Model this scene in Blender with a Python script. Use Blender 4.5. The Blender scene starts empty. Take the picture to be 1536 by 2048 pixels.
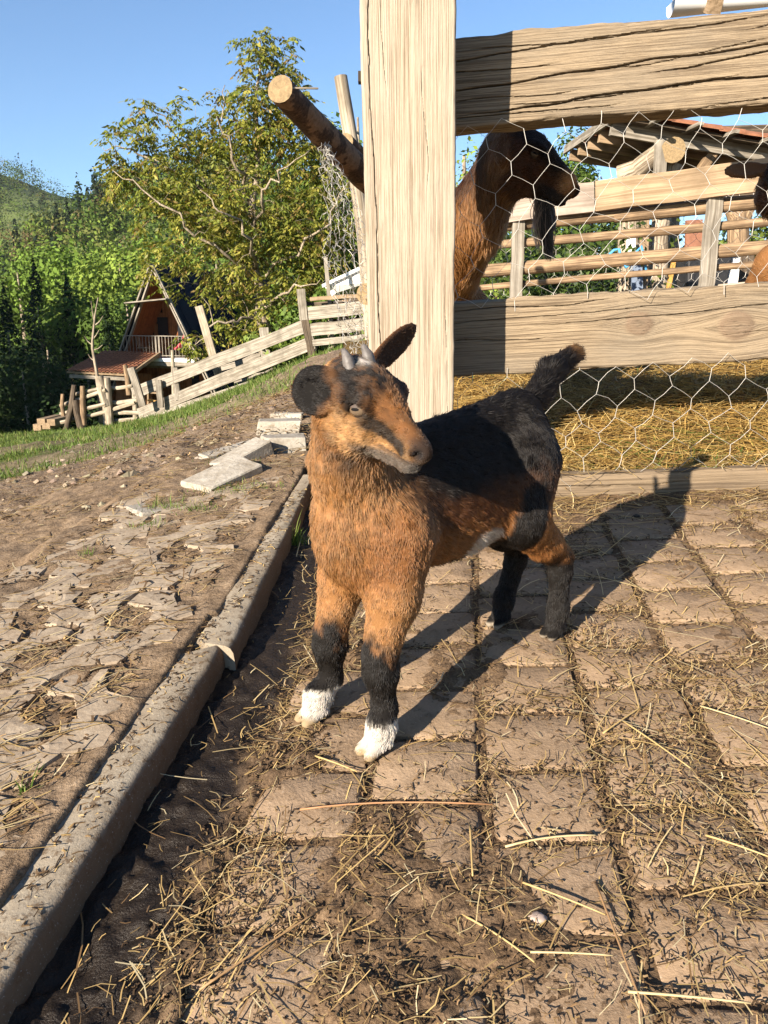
import bpy, math, random
import numpy as np
R = math.radians
rng = np.random.default_rng(7)
random.seed(7)
SC = bpy.context.scene
COL = SC.collection
# ------------------------------------------------------------------ camera
CAM_H, PITCH, FPX = 0.65, R(13.5), 1540.0
cam = bpy.data.cameras.new('camera'); cam_ob = bpy.data.objects.new('camera', cam); COL.objects.link(cam_ob)
cam.sensor_fit = 'VERTICAL'; cam.sensor_height = 36.0; cam.lens = 36.0 * FPX / 2048.0
cam.clip_start = 0.02; cam.clip_end = 6000
cam_ob.location = (0, 0, CAM_H); cam_ob.rotation_euler = (R(90) - PITCH, 0, 0)
SC.camera = cam_ob
# ------------------------------------------------------------------ sky, sun, exposure
SUN_EL = R(19.5)
SH = np.array([.617, .787]); SH /= np.linalg.norm(SH)          # horizontal direction in which shadows fall
W = bpy.data.worlds.new('World'); SC.world = W; W.use_nodes = True
nt = W.node_tree; bg = nt.nodes['Background']
sky = nt.nodes.new('ShaderNodeTexSky'); sky.sky_type = 'NISHITA'; sky.sun_disc = False
sky.sun_elevation = SUN_EL; sky.sun_rotation = math.atan2(-SH[0], -SH[1])
sky.altitude = 400; sky.air_density = 1.0; sky.dust_density = .15; sky.ozone_density = 4.0
nt.links.new(sky.outputs[0], bg.inputs[0]); bg.inputs[1].default_value = .07
sl = bpy.data.lights.new('sun', 'SUN'); sl.energy = 5.0; sl.angle = R(.53); sl.color = (1.0, .88, .73)
so = bpy.data.objects.new('sun', sl); COL.objects.link(so)
from mathutils import Vector, Matrix
sun_dir = Vector((SH[0] * math.cos(SUN_EL), SH[1] * math.cos(SUN_EL), -math.sin(SUN_EL)))
so.rotation_euler = sun_dir.to_track_quat('-Z', 'Y').to_euler(); so.location = (-6, -8, 6)
SC.view_settings.view_transform = 'Standard'; SC.view_settings.look = 'None'
SC.view_settings.exposure = 1.6; SC.view_settings.gamma = 1.0; SC.view_settings.use_curve_mapping = False
SC.cycles.max_bounces = 6; SC.cycles.diffuse_bounces = 2; SC.cycles.glossy_bounces = 3
SC.cycles.transmission_bounces = 4; SC.cycles.transparent_max_bounces = 6
SC.cycles.caustics_reflective = False; SC.cycles.caustics_refractive = False
# ------------------------------------------------------------------ placing helpers
cp, sp = math.cos(PITCH), math.sin(PITCH)
def ray(u, v):
    cx, cy = (u - 768) / FPX, (1024 - v) / FPX
    return np.array([cx, cp + cy * sp, -sp + cy * cp])
def at(u, v, Y):
    d = ray(u, v); return np.array([0, 0, CAM_H]) + d * (Y / d[1])
GA, GB = .08, .12
def plane(x, y): return GA * x + GB * y
def gnd(u, v, dz=0.):
    d = ray(u, v); t = (CAM_H - dz) / (-d[2] + GA * d[0] + GB * d[1])
    return np.array([0, 0, CAM_H]) + d * t
def nrm(v):
    v = np.asarray(v, float); return v / (np.linalg.norm(v, axis=-1, keepdims=True) + 1e-12)
# ------------------------------------------------------------------ numpy noise
def _hash(ix, iy, iz, seed):
    h = (ix.astype(np.int64) * 374761393 + iy.astype(np.int64) * 668265263 + iz.astype(np.int64) * 2147483647 + seed * 1274126177) & 0xFFFFFFFF
    h = ((h ^ (h >> 13)) * 1274126177) & 0xFFFFFFFF
    return ((h ^ (h >> 16)) & 0xFFFF) / 65535.0
def vn(x, y, z=None, seed=0):
    x = np.asarray(x, float); y = np.asarray(y, float); z = np.zeros_like(x) if z is None else np.asarray(z, float)
    ix, iy, iz = np.floor(x), np.floor(y), np.floor(z)
    fx, fy, fz = x - ix, y - iy, z - iz
    fx, fy, fz = [f * f * (3 - 2 * f) for f in (fx, fy, fz)]
    o = 0
    for dx in (0, 1):
        for dy in (0, 1):
            for dz in (0, 1):
                w = (fx if dx else 1 - fx) * (fy if dy else 1 - fy) * (fz if dz else 1 - fz)
                o = o + w * _hash(ix + dx, iy + dy, iz + dz, seed)
    return o
def fbm(x, y, z=None, seed=0, o=4, g=.5):
    a, s, n = 1., 0., 0.
    for k in range(o):
        f = 2 ** k
        s = s + a * vn(np.asarray(x) * f, np.asarray(y) * f, None if z is None else np.asarray(z) * f, seed + k * 17); n += a; a *= g
    return s / n
def sstep(a, b, x):
    t = np.clip((x - a) / (b - a), 0, 1); return t * t * (3 - 2 * t)
# ------------------------------------------------------------------ object helpers
BASE = {}
def tag(o, label=None, cat=None, group=None, kind=None):
    if label: o['label'] = label
    if cat: o['category'] = cat
    if group: o['group'] = group
    if kind: o['kind'] = kind
    return o
def thing(name, base, label, cat, group=None):
    o = bpy.data.objects.new(name, None); COL.objects.link(o); o.location = base
    o.empty_display_size = .1
    BASE[o.name] = np.array(base, float)
    return tag(o, label, cat, group)
def link(o, parent=None):
    COL.objects.link(o)
    if parent is not None:
        o.parent = parent; BASE[o.name] = BASE[parent.name]
    elif o.name not in BASE: BASE[o.name] = np.zeros(3)
    return o
def mesh_np(name, V, F, mat=None, parent=None, cols=None, smooth=False, attrs=None):
    """V (n,3) world coordinates; F (m,k) int array, or list of such arrays / of tuples"""
    V = np.asarray(V, np.float32)
    if parent is not None: V = V - BASE[parent.name].astype(np.float32)
    me = bpy.data.meshes.new(name)
    if isinstance(F, np.ndarray): Fs = [F]
    elif len(F) and isinstance(F[0], np.ndarray): Fs = F
    else:
        byk = {}
        for f in F: byk.setdefault(len(f), []).append(f)
        Fs = [np.array(v, np.int32) for v in byk.values()]
    nl = sum(f.size for f in Fs); nf = sum(len(f) for f in Fs)
    me.vertices.add(len(V)); me.vertices.foreach_set('co', V.ravel())
    me.loops.add(nl); me.polygons.add(nf)
    me.loops.foreach_set('vertex_index', np.concatenate([f.ravel() for f in Fs]).astype(np.int32))
    tot = np.concatenate([np.full(len(f), f.shape[1], np.int32) for f in Fs])
    st = np.zeros(nf, np.int32); st[1:] = np.cumsum(tot)[:-1]
    me.polygons.foreach_set('loop_start', st); me.polygons.foreach_set('loop_total', tot)
    me.polygons.foreach_set('use_smooth', np.full(nf, bool(smooth)))
    me.update(calc_edges=True)
    if cols is not None:
        a = me.color_attributes.new('Col', 'FLOAT_COLOR', 'POINT')
        c = np.ones((len(V), 4), np.float32); c[:, :3] = cols; a.data.foreach_set('color', c.ravel())
    for k, (ty, arr) in (attrs or {}).items():
        a = me.attributes.new(k, ty, 'POINT')
        a.data.foreach_set('vector' if ty == 'FLOAT_VECTOR' else 'value', np.asarray(arr, np.float32).ravel())
    if mat is not None: me.materials.append(mat)
    me.validate(clean_customdata=False)
    return link(bpy.data.objects.new(name, me), parent)
class MB:
    def __init__(s): s.v = []; s.f = []; s.n = 0
    def add(s, V, F):
        V = np.asarray(V, float); s.v.append(V)
        s.f += [tuple(int(i) + s.n for i in f) for f in F]; s.n += len(V); return s
    def box(s, c, ax, ay, az, taper=1., jit=0.):
        c, ax, ay, az = map(lambda q: np.asarray(q, float), (c, ax, ay, az))
        V = []
        for k, sz in enumerate((-1, 1)):
            tp = taper if sz > 0 else 1.
            for sx, sy in ((-1, -1), (1, -1), (1, 1), (-1, 1)): V.append(c + ax * sx * tp + ay * sy * tp + az * sz)
        V = np.array(V)
        if jit: V = V + rng.normal(0, jit, V.shape)
        return s.add(V, [(0, 3, 2, 1), (4, 5, 6, 7), (0, 1, 5, 4), (1, 2, 6, 5), (2, 3, 7, 6), (3, 0, 4, 7)])
    def beam(s, p0, p1, w, h, up=(0, 0, 1), jit=0.):
        p0, p1 = np.asarray(p0, float), np.asarray(p1, float)
        d = nrm(p1 - p0); L = np.linalg.norm(p1 - p0)
        side = nrm(np.cross(d, up)); u2 = np.cross(side, d)
        return s.box((p0 + p1) / 2, side * w / 2, u2 * h / 2, d * L / 2, jit=jit)
    def tube(s, pts, rad, seg=8, wob=0., caps=True, sd=0):
        pts = np.asarray(pts, float); n = len(pts); rad = np.broadcast_to(np.asarray(rad, float), (n,))
        d = np.gradient(pts, axis=0); d = nrm(d)
        up = np.array([0, 0, 1.]) if abs(d[:, 2]).mean() < .8 else np.array([0, 1., 0])
        V = []
        for i in range(n):
            a = nrm(np.cross(d[i], up)); b = np.cross(a, d[i])
            for k in range(seg):
                t = 2 * math.pi * k / seg
                r = rad[i] * (1 + (wob * (random.random() - .5) if wob else 0))
                V.append(pts[i] + (a * math.cos(t) + b * math.sin(t)) * r)
        F = []
        for i in range(n - 1):
            for k in range(seg):
                k2 = (k + 1) % seg
                F.append((i * seg + k, i * seg + k2, (i + 1) * seg + k2, (i + 1) * seg + k))
        if caps: F += [tuple(range(seg))[::-1], tuple((n - 1) * seg + k for k in range(seg))]
        return s.add(V, F)
    def build(s, name, mat, parent=None, smooth=False):
        return mesh_np(name, np.concatenate(s.v), s.f, mat, parent, smooth=smooth)
def smooth_by_angle(o, ang=40):
    me = o.data; me.polygons.foreach_set('use_smooth', np.ones(len(me.polygons), bool))
    me.set_sharp_from_angle(angle=R(ang))
def bevel(o, w, seg=2, ang=35):
    m = o.modifiers.new('bevel', 'BEVEL'); m.width = w; m.segments = seg; m.limit_method = 'ANGLE'; m.angle_limit = R(ang); return o
# ------------------------------------------------------------------ materials
class NB:
    def __init__(s, name):
        s.m = bpy.data.materials.new(name); s.m.use_nodes = True; s.t = s.m.node_tree
        s.b = s.t.nodes['Principled BSDF']; s.out = s.t.nodes['Material Output']
    def n(s, ty, **kw):
        nd = s.t.nodes.new('ShaderNode' + ty)
        for k, v in kw.items():
            if k in nd.inputs and not hasattr(nd, k): s.set(nd.inputs[k], v)
            else: setattr(nd, k, v)
        return nd
    def set(s, sock, v):
        if hasattr(v, 'is_output') or isinstance(v, bpy.types.NodeSocket): s.t.links.new(v, sock)
        else: sock.default_value = v
    def coord(s, kind='Object', scale=(1, 1, 1)):
        tc = s.n('TexCoord'); mp = s.n('Mapping'); s.t.links.new(tc.outputs[kind], mp.inputs[0]); mp.inputs['Scale'].default_value = scale; return mp.outputs[0]
    def attr(s, name, out='Color'): return s.n('Attribute', attribute_name=name).outputs[out]
    def noise(s, vec, scale, detail=4, rough=.55, dist=0.):
        nd = s.n('TexNoise'); s.set(nd.inputs['Vector'], vec); nd.inputs['Scale'].default_value = scale; nd.inputs['Detail'].default_value = detail
        nd.inputs['Roughness'].default_value = rough; nd.inputs['Distortion'].default_value = dist; return nd.outputs[0]
    def ramp(s, fac, stops):
        nd = s.n('ValToRGB'); s.set(nd.inputs[0], fac); el = nd.color_ramp.elements
        while len(el) < len(stops): el.new(.5)
        for e, (p, c) in zip(el, stops):
            e.position = p; e.color = (*c, 1) if not isinstance(c, (int, float)) else (c, c, c, 1)
        return nd.outputs[0]
    def mix(s, fac, a, b, mode='MIX'):
        nd = s.n('Mix', data_type='RGBA', blend_type=mode)
        s.set(nd.inputs[0], fac); s.set(nd.inputs[6], a if not isinstance(a, tuple) else (*a, 1)); s.set(nd.inputs[7], b if not isinstance(b, tuple) else (*b, 1)); return nd.outputs[2]
    def math(s, op, a, b=None, c=None):
        nd = s.n('Math', operation=op)
        for k, v in enumerate((a, b, c)):
            if v is not None: s.set(nd.inputs[k], v)
        return nd.outputs[0]
    def bump(s, h, strength=.5, dist=.005, prev=None):
        nd = s.n('Bump'); s.set(nd.inputs['Height'], h); nd.inputs['Strength'].default_value = strength; nd.inputs['Distance'].default_value = dist
        if prev is not None: s.set(nd.inputs['Normal'], prev)
        return nd.outputs[0]
    def done(s, col=None, rough=None, normal=None, spec=None, metal=None):
        if col is not None: s.set(s.b.inputs['Base Color'], col if not isinstance(col, tuple) else (*col, 1))
        if rough is not None: s.set(s.b.inputs['Roughness'], rough)
        if normal is not None: s.set(s.b.inputs['Normal'], normal)
        if spec is not None: s.b.inputs['Specular IOR Level'].default_value = spec
        if metal is not None: s.b.inputs['Metallic'].default_value = metal
        return s.m
M = {}
def simple(name, c, var=.35, scale=6., rough=.8, bump=.3, bd=.004, spec=.3, stretch=(1, 1, 1), c2=None):
    b = NB(name); v = b.coord('Object', stretch); n1 = b.noise(v, scale, 6, .6); n2 = b.noise(v, scale * 5.3, 4, .6)
    d = tuple(x * (1 - var) for x in c) if c2 is None else c2; l = tuple(min(1, x * (1 + var * .6)) for x in c)
    f = b.math('ADD', b.math('MULTIPLY', n1, .65), b.math('MULTIPLY', n2, .35))
    return b.done(b.ramp(f, [(.3, d), (.68, l)]), rough, b.bump(f, bump, bd), spec)
def wood_mat(name, light, dark, crackc=(.02, .015, .01), bump=.5, gs=1., weather=(.5, .45, .38), wamt=.35):
    """timber: 'gc' = grain coordinate (x along the grain), 'crack' and 'knot' per-vertex masks"""
    b = NB(name); g = b.attr('gc', 'Vector')
    def mp(sc):
        m = b.n('Mapping'); b.set(m.inputs[0], g); m.inputs['Scale'].default_value = sc; return m.outputs[0]
    fine = b.noise(mp((2.2 * gs, 210 * gs, 90 * gs)), 1., 6, .7)
    mid = b.noise(mp((.9 * gs, 45 * gs, 45 * gs)), 1., 4, .55, .4)
    wide = b.noise(mp((3., 9., 9.)), 1., 4, .6)
    pores = b.noise(mp((14, 420, 200)), 1., 2, .5)
    c = b.ramp(b.math('ADD', b.math('MULTIPLY', fine, .78), b.math('MULTIPLY', mid, .22)), [(.43, dark), (.53, light)])
    c = b.mix(b.math('MULTIPLY', b.ramp(wide, [(.42, 0.), (.68, 1.)]), wamt), c, weather)
    c = b.mix(b.ramp(pores, [(.3, .45), (.42, 0.)]), c, tuple(x * .45 for x in dark))
    k = b.attr('knot', 'Fac'); c = b.mix(k, c, (.17, .115, .075))
    c = b.mix(b.attr('crack', 'Fac'), c, crackc)
    h = b.math('ADD', b.math('MULTIPLY', fine, 1.), b.math('MULTIPLY', mid, .8))
    return b.done(c, .78, b.bump(h, bump, .0035, b.bump(pores, .3, .001)), .25)
M['post'] = wood_mat('post_wood', (.355, .295, .22), (.19, .142, .092), weather=(.335, .295, .235), bump=.7, wamt=.5, gs=2.0)
M['rail'] = wood_mat('rail_wood', (.275, .21, .135), (.115, .082, .05), weather=(.20, .165, .12), bump=1., gs=1.8, wamt=.6)
M['sill'] = wood_mat('sill_wood', (.19, .14, .088), (.09, .064, .04), weather=(.13, .10, .07), bump=.9)
def plainwood(name, light, dark, sc=(1.5, 55, 55), bump=.4):
    b = NB(name); v = b.attr('gc', 'Vector')
    mp_ = b.n('Mapping'); b.set(mp_.inputs[0], v); mp_.inputs['Scale'].default_value = sc
    n1 = b.noise(mp_.outputs[0], 1., 5, .6); n2 = b.noise(b.coord('Object'), 5., 4)
    c = b.ramp(n1, [(.40, dark), (.57, light)]); c = b.mix(b.ramp(n2, [(.45, 0.), (.7, .6)]), c, tuple(x * .6 for x in dark))
    return b.done(c, .8, b.bump(n1, bump, .006), .2)
M['board_grey'] = plainwood('weathered_board', (.28, .25, .205), (.14, .12, .092), bump=.8)
M['board_new'] = plainwood('new_board', (.30, .215, .135), (.18, .125, .072), bump=.7)
M['pole'] = plainwood('peeled_pole', (.29, .20, .118), (.11, .072, .042), (3, 80, 80), .9)
M['bark'] = plainwood('bark', (.17, .10, .06), (.045, .028, .018), (5, 16, 16), 1.)
M['greybark'] = plainwood('grey_bark', (.36, .30, .22), (.13, .10, .07), (3, 60, 60), 1.)
M['palepole'] = plainwood('pale_pole', (.37, .315, .24), (.18, .145, .10), (2, 60, 60), .8)
M['darkpole'] = plainwood('dark_pole', (.11, .082, .056), (.04, .029, .02), (2, 50, 50), .6)
M['orange'] = plainwood('varnished_boards', (.27, .105, .035), (.16, .058, .02), (1, 30, 30), .2)
M['board_pale'] = plainwood('pale_board', (.31, .25, .205), (.20, .16, .125))
M['bluegrey'] = simple('blue_grey_paint', (.16, .20, .27), .3, 10)
M['bark2'] = plainwood('flaky_bark', (.24, .13, .075), (.05, .03, .018), (6, 20, 20), 1.)
b = NB('flaky_bark'); v_ = b.coord('Object'); n1_ = b.noise(v_, 14, 5, .6); n2_ = b.noise(v_, 90, 5, .7)
M['bark2'] = b.done(b.mix(b.ramp(n1_, [(.47, 0.), (.54, 1.)]), b.ramp(n2_, [(.35, (.03, .017, .010)), (.65, (.10, .055, .03))]), b.ramp(n2_, [(.3, (.13, .07, .035)), (.7, (.25, .15, .085))])), .85, b.bump(n1_, 1., .006, b.bump(n2_, .7, .003)), .2)
M['cutend'] = simple('cut_wood_end', (.22, .155, .08), .55, 60, bump=.8)
M['wire'] = NB('galvanised_wire').done((.46, .44, .40), .45, None, .5, .35)
M['steel'] = NB('white_metal').done((.75, .76, .76), .4, None, .5, .1)
M['concrete'] = simple('concrete', (.36, .335, .29), .35, 14, .9, .6, .004, c2=(.2, .17, .13))
M['rubble'] = simple('rubble_concrete', (.34, .315, .27), .4, 18, .9, .9, .006, c2=(.17, .14, .10))
M['terracotta'] = simple('terracotta', (.27, .115, .06), .5, 9, .9, .3)
M['roofdark'] = simple('dark_roofing', (.010, .013, .022), .3, 2, .8, .1, spec=.05)
M['blackplastic'] = NB('black_plastic').done((.02, .02, .022), .4)
M['whitepaint'] = simple('white_panel', (.7, .69, .66), .12, 3, .6, .1)
M['red'] = NB('red_cloth').done((.45, .04, .06), .8)
M['yellow'] = NB('yellow_paint').done((.42, .24, .06), .6)
M['blue'] = NB('blue_rope').done((.06, .28, .55), .7)
M['redpaint'] = simple('red_brown_paint', (.22, .10, .06), .4, 8)
M['glassdark'] = NB('dark_glass').done((.02, .022, .025), .08, None, .5)
def colmat(name, rough=.8, trans=0., bumpsc=None, spec=.25, tint=None):
    b = NB(name); c = b.attr('Col')
    nrmal = b.bump(b.noise(b.coord('Object'), bumpsc, 4), .5, .004) if bumpsc else None
    b.done(c, rough, nrmal, spec)
    if trans:
        tr = b.n('BsdfTranslucent'); b.set(tr.inputs[0], b.mix(1., c, tint or (1.0, 1.0, .55), 'MULTIPLY'))
        mx = b.n('MixShader'); mx.inputs[0].default_value = trans
        b.t.links.new(b.b.outputs[0], mx.inputs[1]); b.t.links.new(tr.outputs[0], mx.inputs[2]); b.t.links.new(mx.outputs[0], b.out.inputs[0])
    return b.m
M['leaf'] = colmat('leaf', .55, .35, None, .3)
M['farleaf'] = colmat('far_leaf', .8, .2, None, .1)
M['straw'] = colmat('straw', .6, .12, None, .35, (1, .95, .8))
M['bits'] = colmat('dung_bits', .85, 0, None, .2)
M['grass'] = colmat('grass_blade', .6, .35, None, .3)
M['stone'] = colmat('stone', .9, 0, 40., .2)
# ================================================================== TERRAIN
E1 = nrm(np.array([.093, 1.])); E2 = np.array([E1[1], -E1[0]])     # paving columns run along E1
samples = [(x, y, plane(x, y)) for x in (-.7, -.2, .4, 1.2, 2.2) for y in (-.5, .6, 1.6, 2.6)] + [(x, y, plane(x, y)) for x in (.3, 1., 2.) for y in (3.4, 4.4)]
samples += [(-.41, 3.0, .31), (-.5, 3.6, .30), (-.45, 5., .30), (-.87, 8.1, .266), (-1.09, 10.2, .17), (-1.57, 9.06, -.12), (-.1, 6, .45), (.2, 9, .6),
    (-1.3, 2.5, -.02), (-2.25, 4.4, -.22), (-4.5, 8.9, -.745), (-8, 15.9, -1.48), (-7.5, 17.9, -1.75), (-3.04, 9.98, -.586), (-1.82, 5.95, -.28), (-1.0, 3.24, .03), (-.75, 3.47, .13),
    (-1.2, 1.6, .05), (-2, 1., -.15), (-3, 0, -.5), (-5, 3, -.75), (-3.8, 18.2, -.66), (-1.73, 18.4, .245), (-.34, 16.5, .79), (-10, 24, -3.0), (-5, 25, -1.9), (-1, 25, -.3),
    (-12, 33, -3.9), (-7, 34, -3.0), (-1, 34, -1.5), (4, 34, 0), (-25, 40, -9), (-15, 60, -9), (-30, 20, -5.5), (0, 60, -4), (-45, 60, -12), (-60, 0, -8), (-60, 35, -13), (25, 60, 0), (30, 30, 3), (30, 0, 3),
    (1, 6, .72), (3, 6, .9), (5.5, 6, 1.), (2, 9, .8), (5, 9, 1.), (9, 12, 1.1), (3, 14, .8), (10, 20, 1.), (6, -3, .1), (0, -8, -.8), (-12, -8, -2.2), (12, -8, .4)]
for u_, v_ in ((-80, 872), (60, 866), (200, 858), (300, 842), (400, 806), (500, 764), (600, 716), (690, 690)):
    for t_, dz_ in ((13., -.10), (17.6, -.02), (25., -.55)):
        q_ = at(u_, v_, t_); samples.append((q_[0], q_[1], q_[2] + dz_))
samples = [q for q in samples if (q[0], q[1]) not in ((-3.8, 18.2), (-1.73, 18.4), (-7.5, 17.9), (-8, 15.9), (-5, 25), (-1, 25), (-10, 24), (-.34, 16.5))]
S_ = np.array(samples); SX = S_[:, :2]
def _phi(r2): return .5 * r2 * np.log(r2 + 1e-9)
n_ = len(S_); A_ = np.zeros((n_ + 3, n_ + 3))
d2 = ((SX[:, None] - SX[None]) ** 2).sum(-1); A_[:n_, :n_] = _phi(d2) + np.eye(n_) * .004
A_[:n_, n_] = 1; A_[:n_, n_ + 1:] = SX; A_[n_, :n_] = 1; A_[n_ + 1:, :n_] = SX.T
WT = np.linalg.solve(A_, np.concatenate([S_[:, 2], [0, 0, 0]]))
def tps(x, y):
    x = np.asarray(x, float); y = np.asarray(y, float); o = WT[n_] + WT[n_ + 1] * x + WT[n_ + 2] * y
    for k in range(n_): o = o + WT[k] * _phi((x - SX[k, 0]) ** 2 + (y - SX[k, 1]) ** 2)
    return o
def near_w(x, y):
    edge = -.80 + .19 * np.clip(y - 1.3, -1, 3)
    return sstep(-.55, 0, x - edge) * (1 - sstep(2.9, 3.9, y)) * (1 - sstep(2.2, 3.2, x))
def terr0(x, y):
    w = near_w(x, y); return tps(x, y) * (1 - w) + plane(x, y) * w
def terr(x, y):
    """terrain with its own roughness (outside the paving)"""
    x = np.asarray(x, float); y = np.asarray(y, float)
    z = terr0(x, y)
    rough = (fbm(x * 1.2, y * 1.2, seed=3) - .5) * .12 * sstep(3., 9., y) + (fbm(x * 7, y * 7, seed=5) - .5) * .055 + (fbm(x * 28, y * 28, seed=6, o=3) - .5) * .022
    return z + rough * (1 - inside_paving(x, y)) - .0
GBX = (np.array([-4, 4.4, 6, 8, 10, 14, 20]), np.array([-19, -2.2, -1.15, -.95, -.7, .2, 1.5]))
def grass_mask(x, y):
    b = np.interp(y, *GBX); n = fbm(np.asarray(x) * 1.1, np.asarray(y) * 1.1, seed=11) - .5
    m = sstep(-.25, .35, (b - x) * .55 + n * 2.0)
    return np.maximum(m, sstep(15.5, 18, y)) * (1 - .75 * sstep(.50, .62, fbm(np.asarray(x) * .8 + 9, np.asarray(y) * .5, seed=23)) * (1 - sstep(8, 13, y)))
# kerb line
def kerb_x(y): return -.298 + .125 * (y - .849)
def inside_paving(x, y): return (near_w(x, y) > .98).astype(float) * ((x > -.82 + .19 * np.clip(y - 1.3, -1, 3)) & (y < 2.2))
def warp(lo, hi, c, n, k):
    a, b_ = np.arcsinh((lo - c) * k), np.arcsinh((hi - c) * k); return c + np.sinh(np.linspace(a, b_, n)) / k
gx = warp(-70, 45, -1., 430, 1.6); gy = warp(-12, 75, 3., 430, .9)
X, Y = np.meshgrid(gx, gy); Z = terr(X, Y)
Z = Z - .05 * inside_paving(X, Y)
def grid_faces(nx, ny):
    i = np.arange(ny - 1)[:, None] * nx + np.arange(nx - 1)[None]; return np.stack([i, i + 1, i + nx + 1, i + nx], -1).reshape(-1, 4)
b = NB('terrain_soil'); gm = b.attr('grass', 'Fac'); v = b.coord('Object')
n1 = b.noise(v, 6., 8, .65); n2 = b.noise(v, 45., 6, .7); n3 = b.noise(v, .7, 4)
soil = b.ramp(b.math('ADD', b.math('MULTIPLY', n1, .5), b.math('MULTIPLY', n2, .5)), [(.34, (.07, .047, .03)), (.5, (.195, .14, .094)), (.66, (.32, .25, .18))])
gr = b.ramp(b.math('ADD', b.math('MULTIPLY', n2, .6), b.math('MULTIPLY', n3, .4)), [(.35, (.05, .065, .015)), (.55, (.10, .13, .03)), (.7, (.19, .17, .06))])
M['soil'] = b.done(b.mix(gm, soil, gr), .95, b.bump(n2, .9, .02, b.bump(n1, .5, .03)), .1)
V = np.stack([X, Y, Z], -1).reshape(-1, 3)
tag(mesh_np('ground', V, grid_faces(430, 430), M['soil'], smooth=True, attrs={'grass': ('FLOAT', grass_mask(X, Y).ravel())}), kind='structure')
# ================================================================== PAVING (kerb to sill), mud, blocks
def mudh(x, y):
    """relief of the mud film above the paving plane (m)"""
    a = fbm(x * 9, y * 9, seed=31, o=4); f = fbm(x * 70, y * 70, seed=32, o=3); ff = fbm(x * 210, y * 210, seed=37, o=2)
    dk = x - kerb_x(y)
    clump = sstep(.55, .70, a)
    band = sstep(.10, .14, dk) * (1 - sstep(.15, .26, dk)) * sstep(.38, .56, a)
    lowleft = (1 - sstep(-.05, .30, x + .25 * (y - .6))) * (1 - sstep(.62, .9, y)) * sstep(.4, .55, a)
    m = np.clip(clump * .55 + band + lowleft * .9, 0, 1.2)
    return -.0050 + m * (.004 + .010 * f) + (a - .5) * .006 + (f - .5) * .006 + (ff - .5) * .004
b = NB('mud'); v = b.coord('Object'); n1 = b.noise(v, 30., 8, .7); n2 = b.noise(v, 240., 4, .7); n3 = b.noise(v, 5., 4)
mudc = b.mix(b.ramp(n3, [(.4, 0.), (.7, .5)]), b.ramp(b.math('ADD', b.math('MULTIPLY', n1, .5), b.math('MULTIPLY', n2, .5)), [(.36, (.04, .024, .013)), (.52, (.125, .08, .045)), (.68, (.23, .155, .09))]), (.155, .103, .06))
wt = b.attr('wet_shade', 'Fac'); mudc = b.mix(wt, mudc, (.013, .010, .008))
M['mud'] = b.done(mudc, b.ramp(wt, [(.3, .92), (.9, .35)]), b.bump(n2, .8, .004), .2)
mx = np.arange(-.50, 1.9, .0048); my = np.arange(.30, 1.86, .0048); X, Y = np.meshgrid(mx, my)
Z = plane(X, Y) + mudh(X, Y)
WET_SHADE = sstep(.15, .09, X - kerb_x(Y) + (fbm(X * 14, Y * 14, seed=131) - .5) * .10) * .95  # wet mud strip, with the kerb's cast shadow painted into its dark colour
paving = tag(mesh_np('paving', np.stack([X, Y, Z], -1).reshape(-1, 3), grid_faces(len(mx), len(my)), M['mud'], smooth=True, attrs={'wet_shade': ('FLOAT', WET_SHADE.ravel())}), kind='structure')
b = NB('paver_concrete'); v = b.coord('Object'); oi = b.n('ObjectInfo').outputs['Random']
n1 = b.noise(v, 18., 6, .65); n2 = b.noise(v, 260., 3, .6); n3 = b.noise(v, 55., 6, .7)
c = b.mix(oi, (.29, .205, .132), (.25, .174, .11))
c = b.mix(b.ramp(n1, [(.38, 0.), (.66, .75)]), c, (.165, .112, .067))
c = b.mix(b.ramp(n3, [(.54, 0.), (.68, .8)]), c, (.09, .058, .033))
c = b.mix(b.ramp(n2, [(.6, 0.), (.75, .5)]), c, (.4, .33, .25))
M['paver'] = b.done(c, .88, b.bump(n2, .5, .0015, b.bump(n3, .7, .004)), .2)
def paver_mesh(w, l, h, seed):
    r_ = np.random.default_rng(seed); bv = .0032; rings = []
    for (ins, z) in ((0, -h), (0, -bv), (bv * .35, -bv * .35), (bv, 0.)):
        x, y = w / 2 - ins, l / 2 - ins; c_ = .45 * bv + .006 - ins * .3
        rings.append([(x - c_, -y, z), (x, -y + c_, z), (x, y - c_, z), (x - c_, y, z), (-x + c_, y, z), (-x, y - c_, z), (-x, -y + c_, z), (-x + c_, -y, z)])
    V = np.array(rings).reshape(-1, 3); V[:, :2] += r_.normal(0, .0014, (len(V), 2)); V = np.vstack([V, [[0, 0, -.001]]])
    F = []
    for i in range(3):
        for k in range(8): F.append((i * 8 + k, i * 8 + (k + 1) % 8, i * 8 + 8 + (k + 1) % 8, i * 8 + 8 + k))
    F += [(24 + k, 24 + (k + 1) % 8, 32) for k in range(8)]
    me = bpy.data.meshes.new('paver'); me.from_pydata([tuple(q) for q in V], [], F); me.materials.append(M['paver'])
    me.polygons.foreach_set('use_smooth', np.ones(len(F), bool)); me.set_sharp_from_angle(angle=R(50)); return me
PW, PL = .1425, .118
pmesh = [paver_mesh(PW - .011 - .002 * (k % 3), PL - .010 - .0015 * (k % 2), .05, 50 + k) for k in range(6)]
gnz = nrm(np.array([-GA, -GB, 1.])); ax_y = nrm(np.array([E1[0], E1[1], GA * E1[0] + GB * E1[1]])); ax_x = np.cross(ax_y, gnz)
O_ = gnd(966, 1540)[:2]
kk = 0
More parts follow.
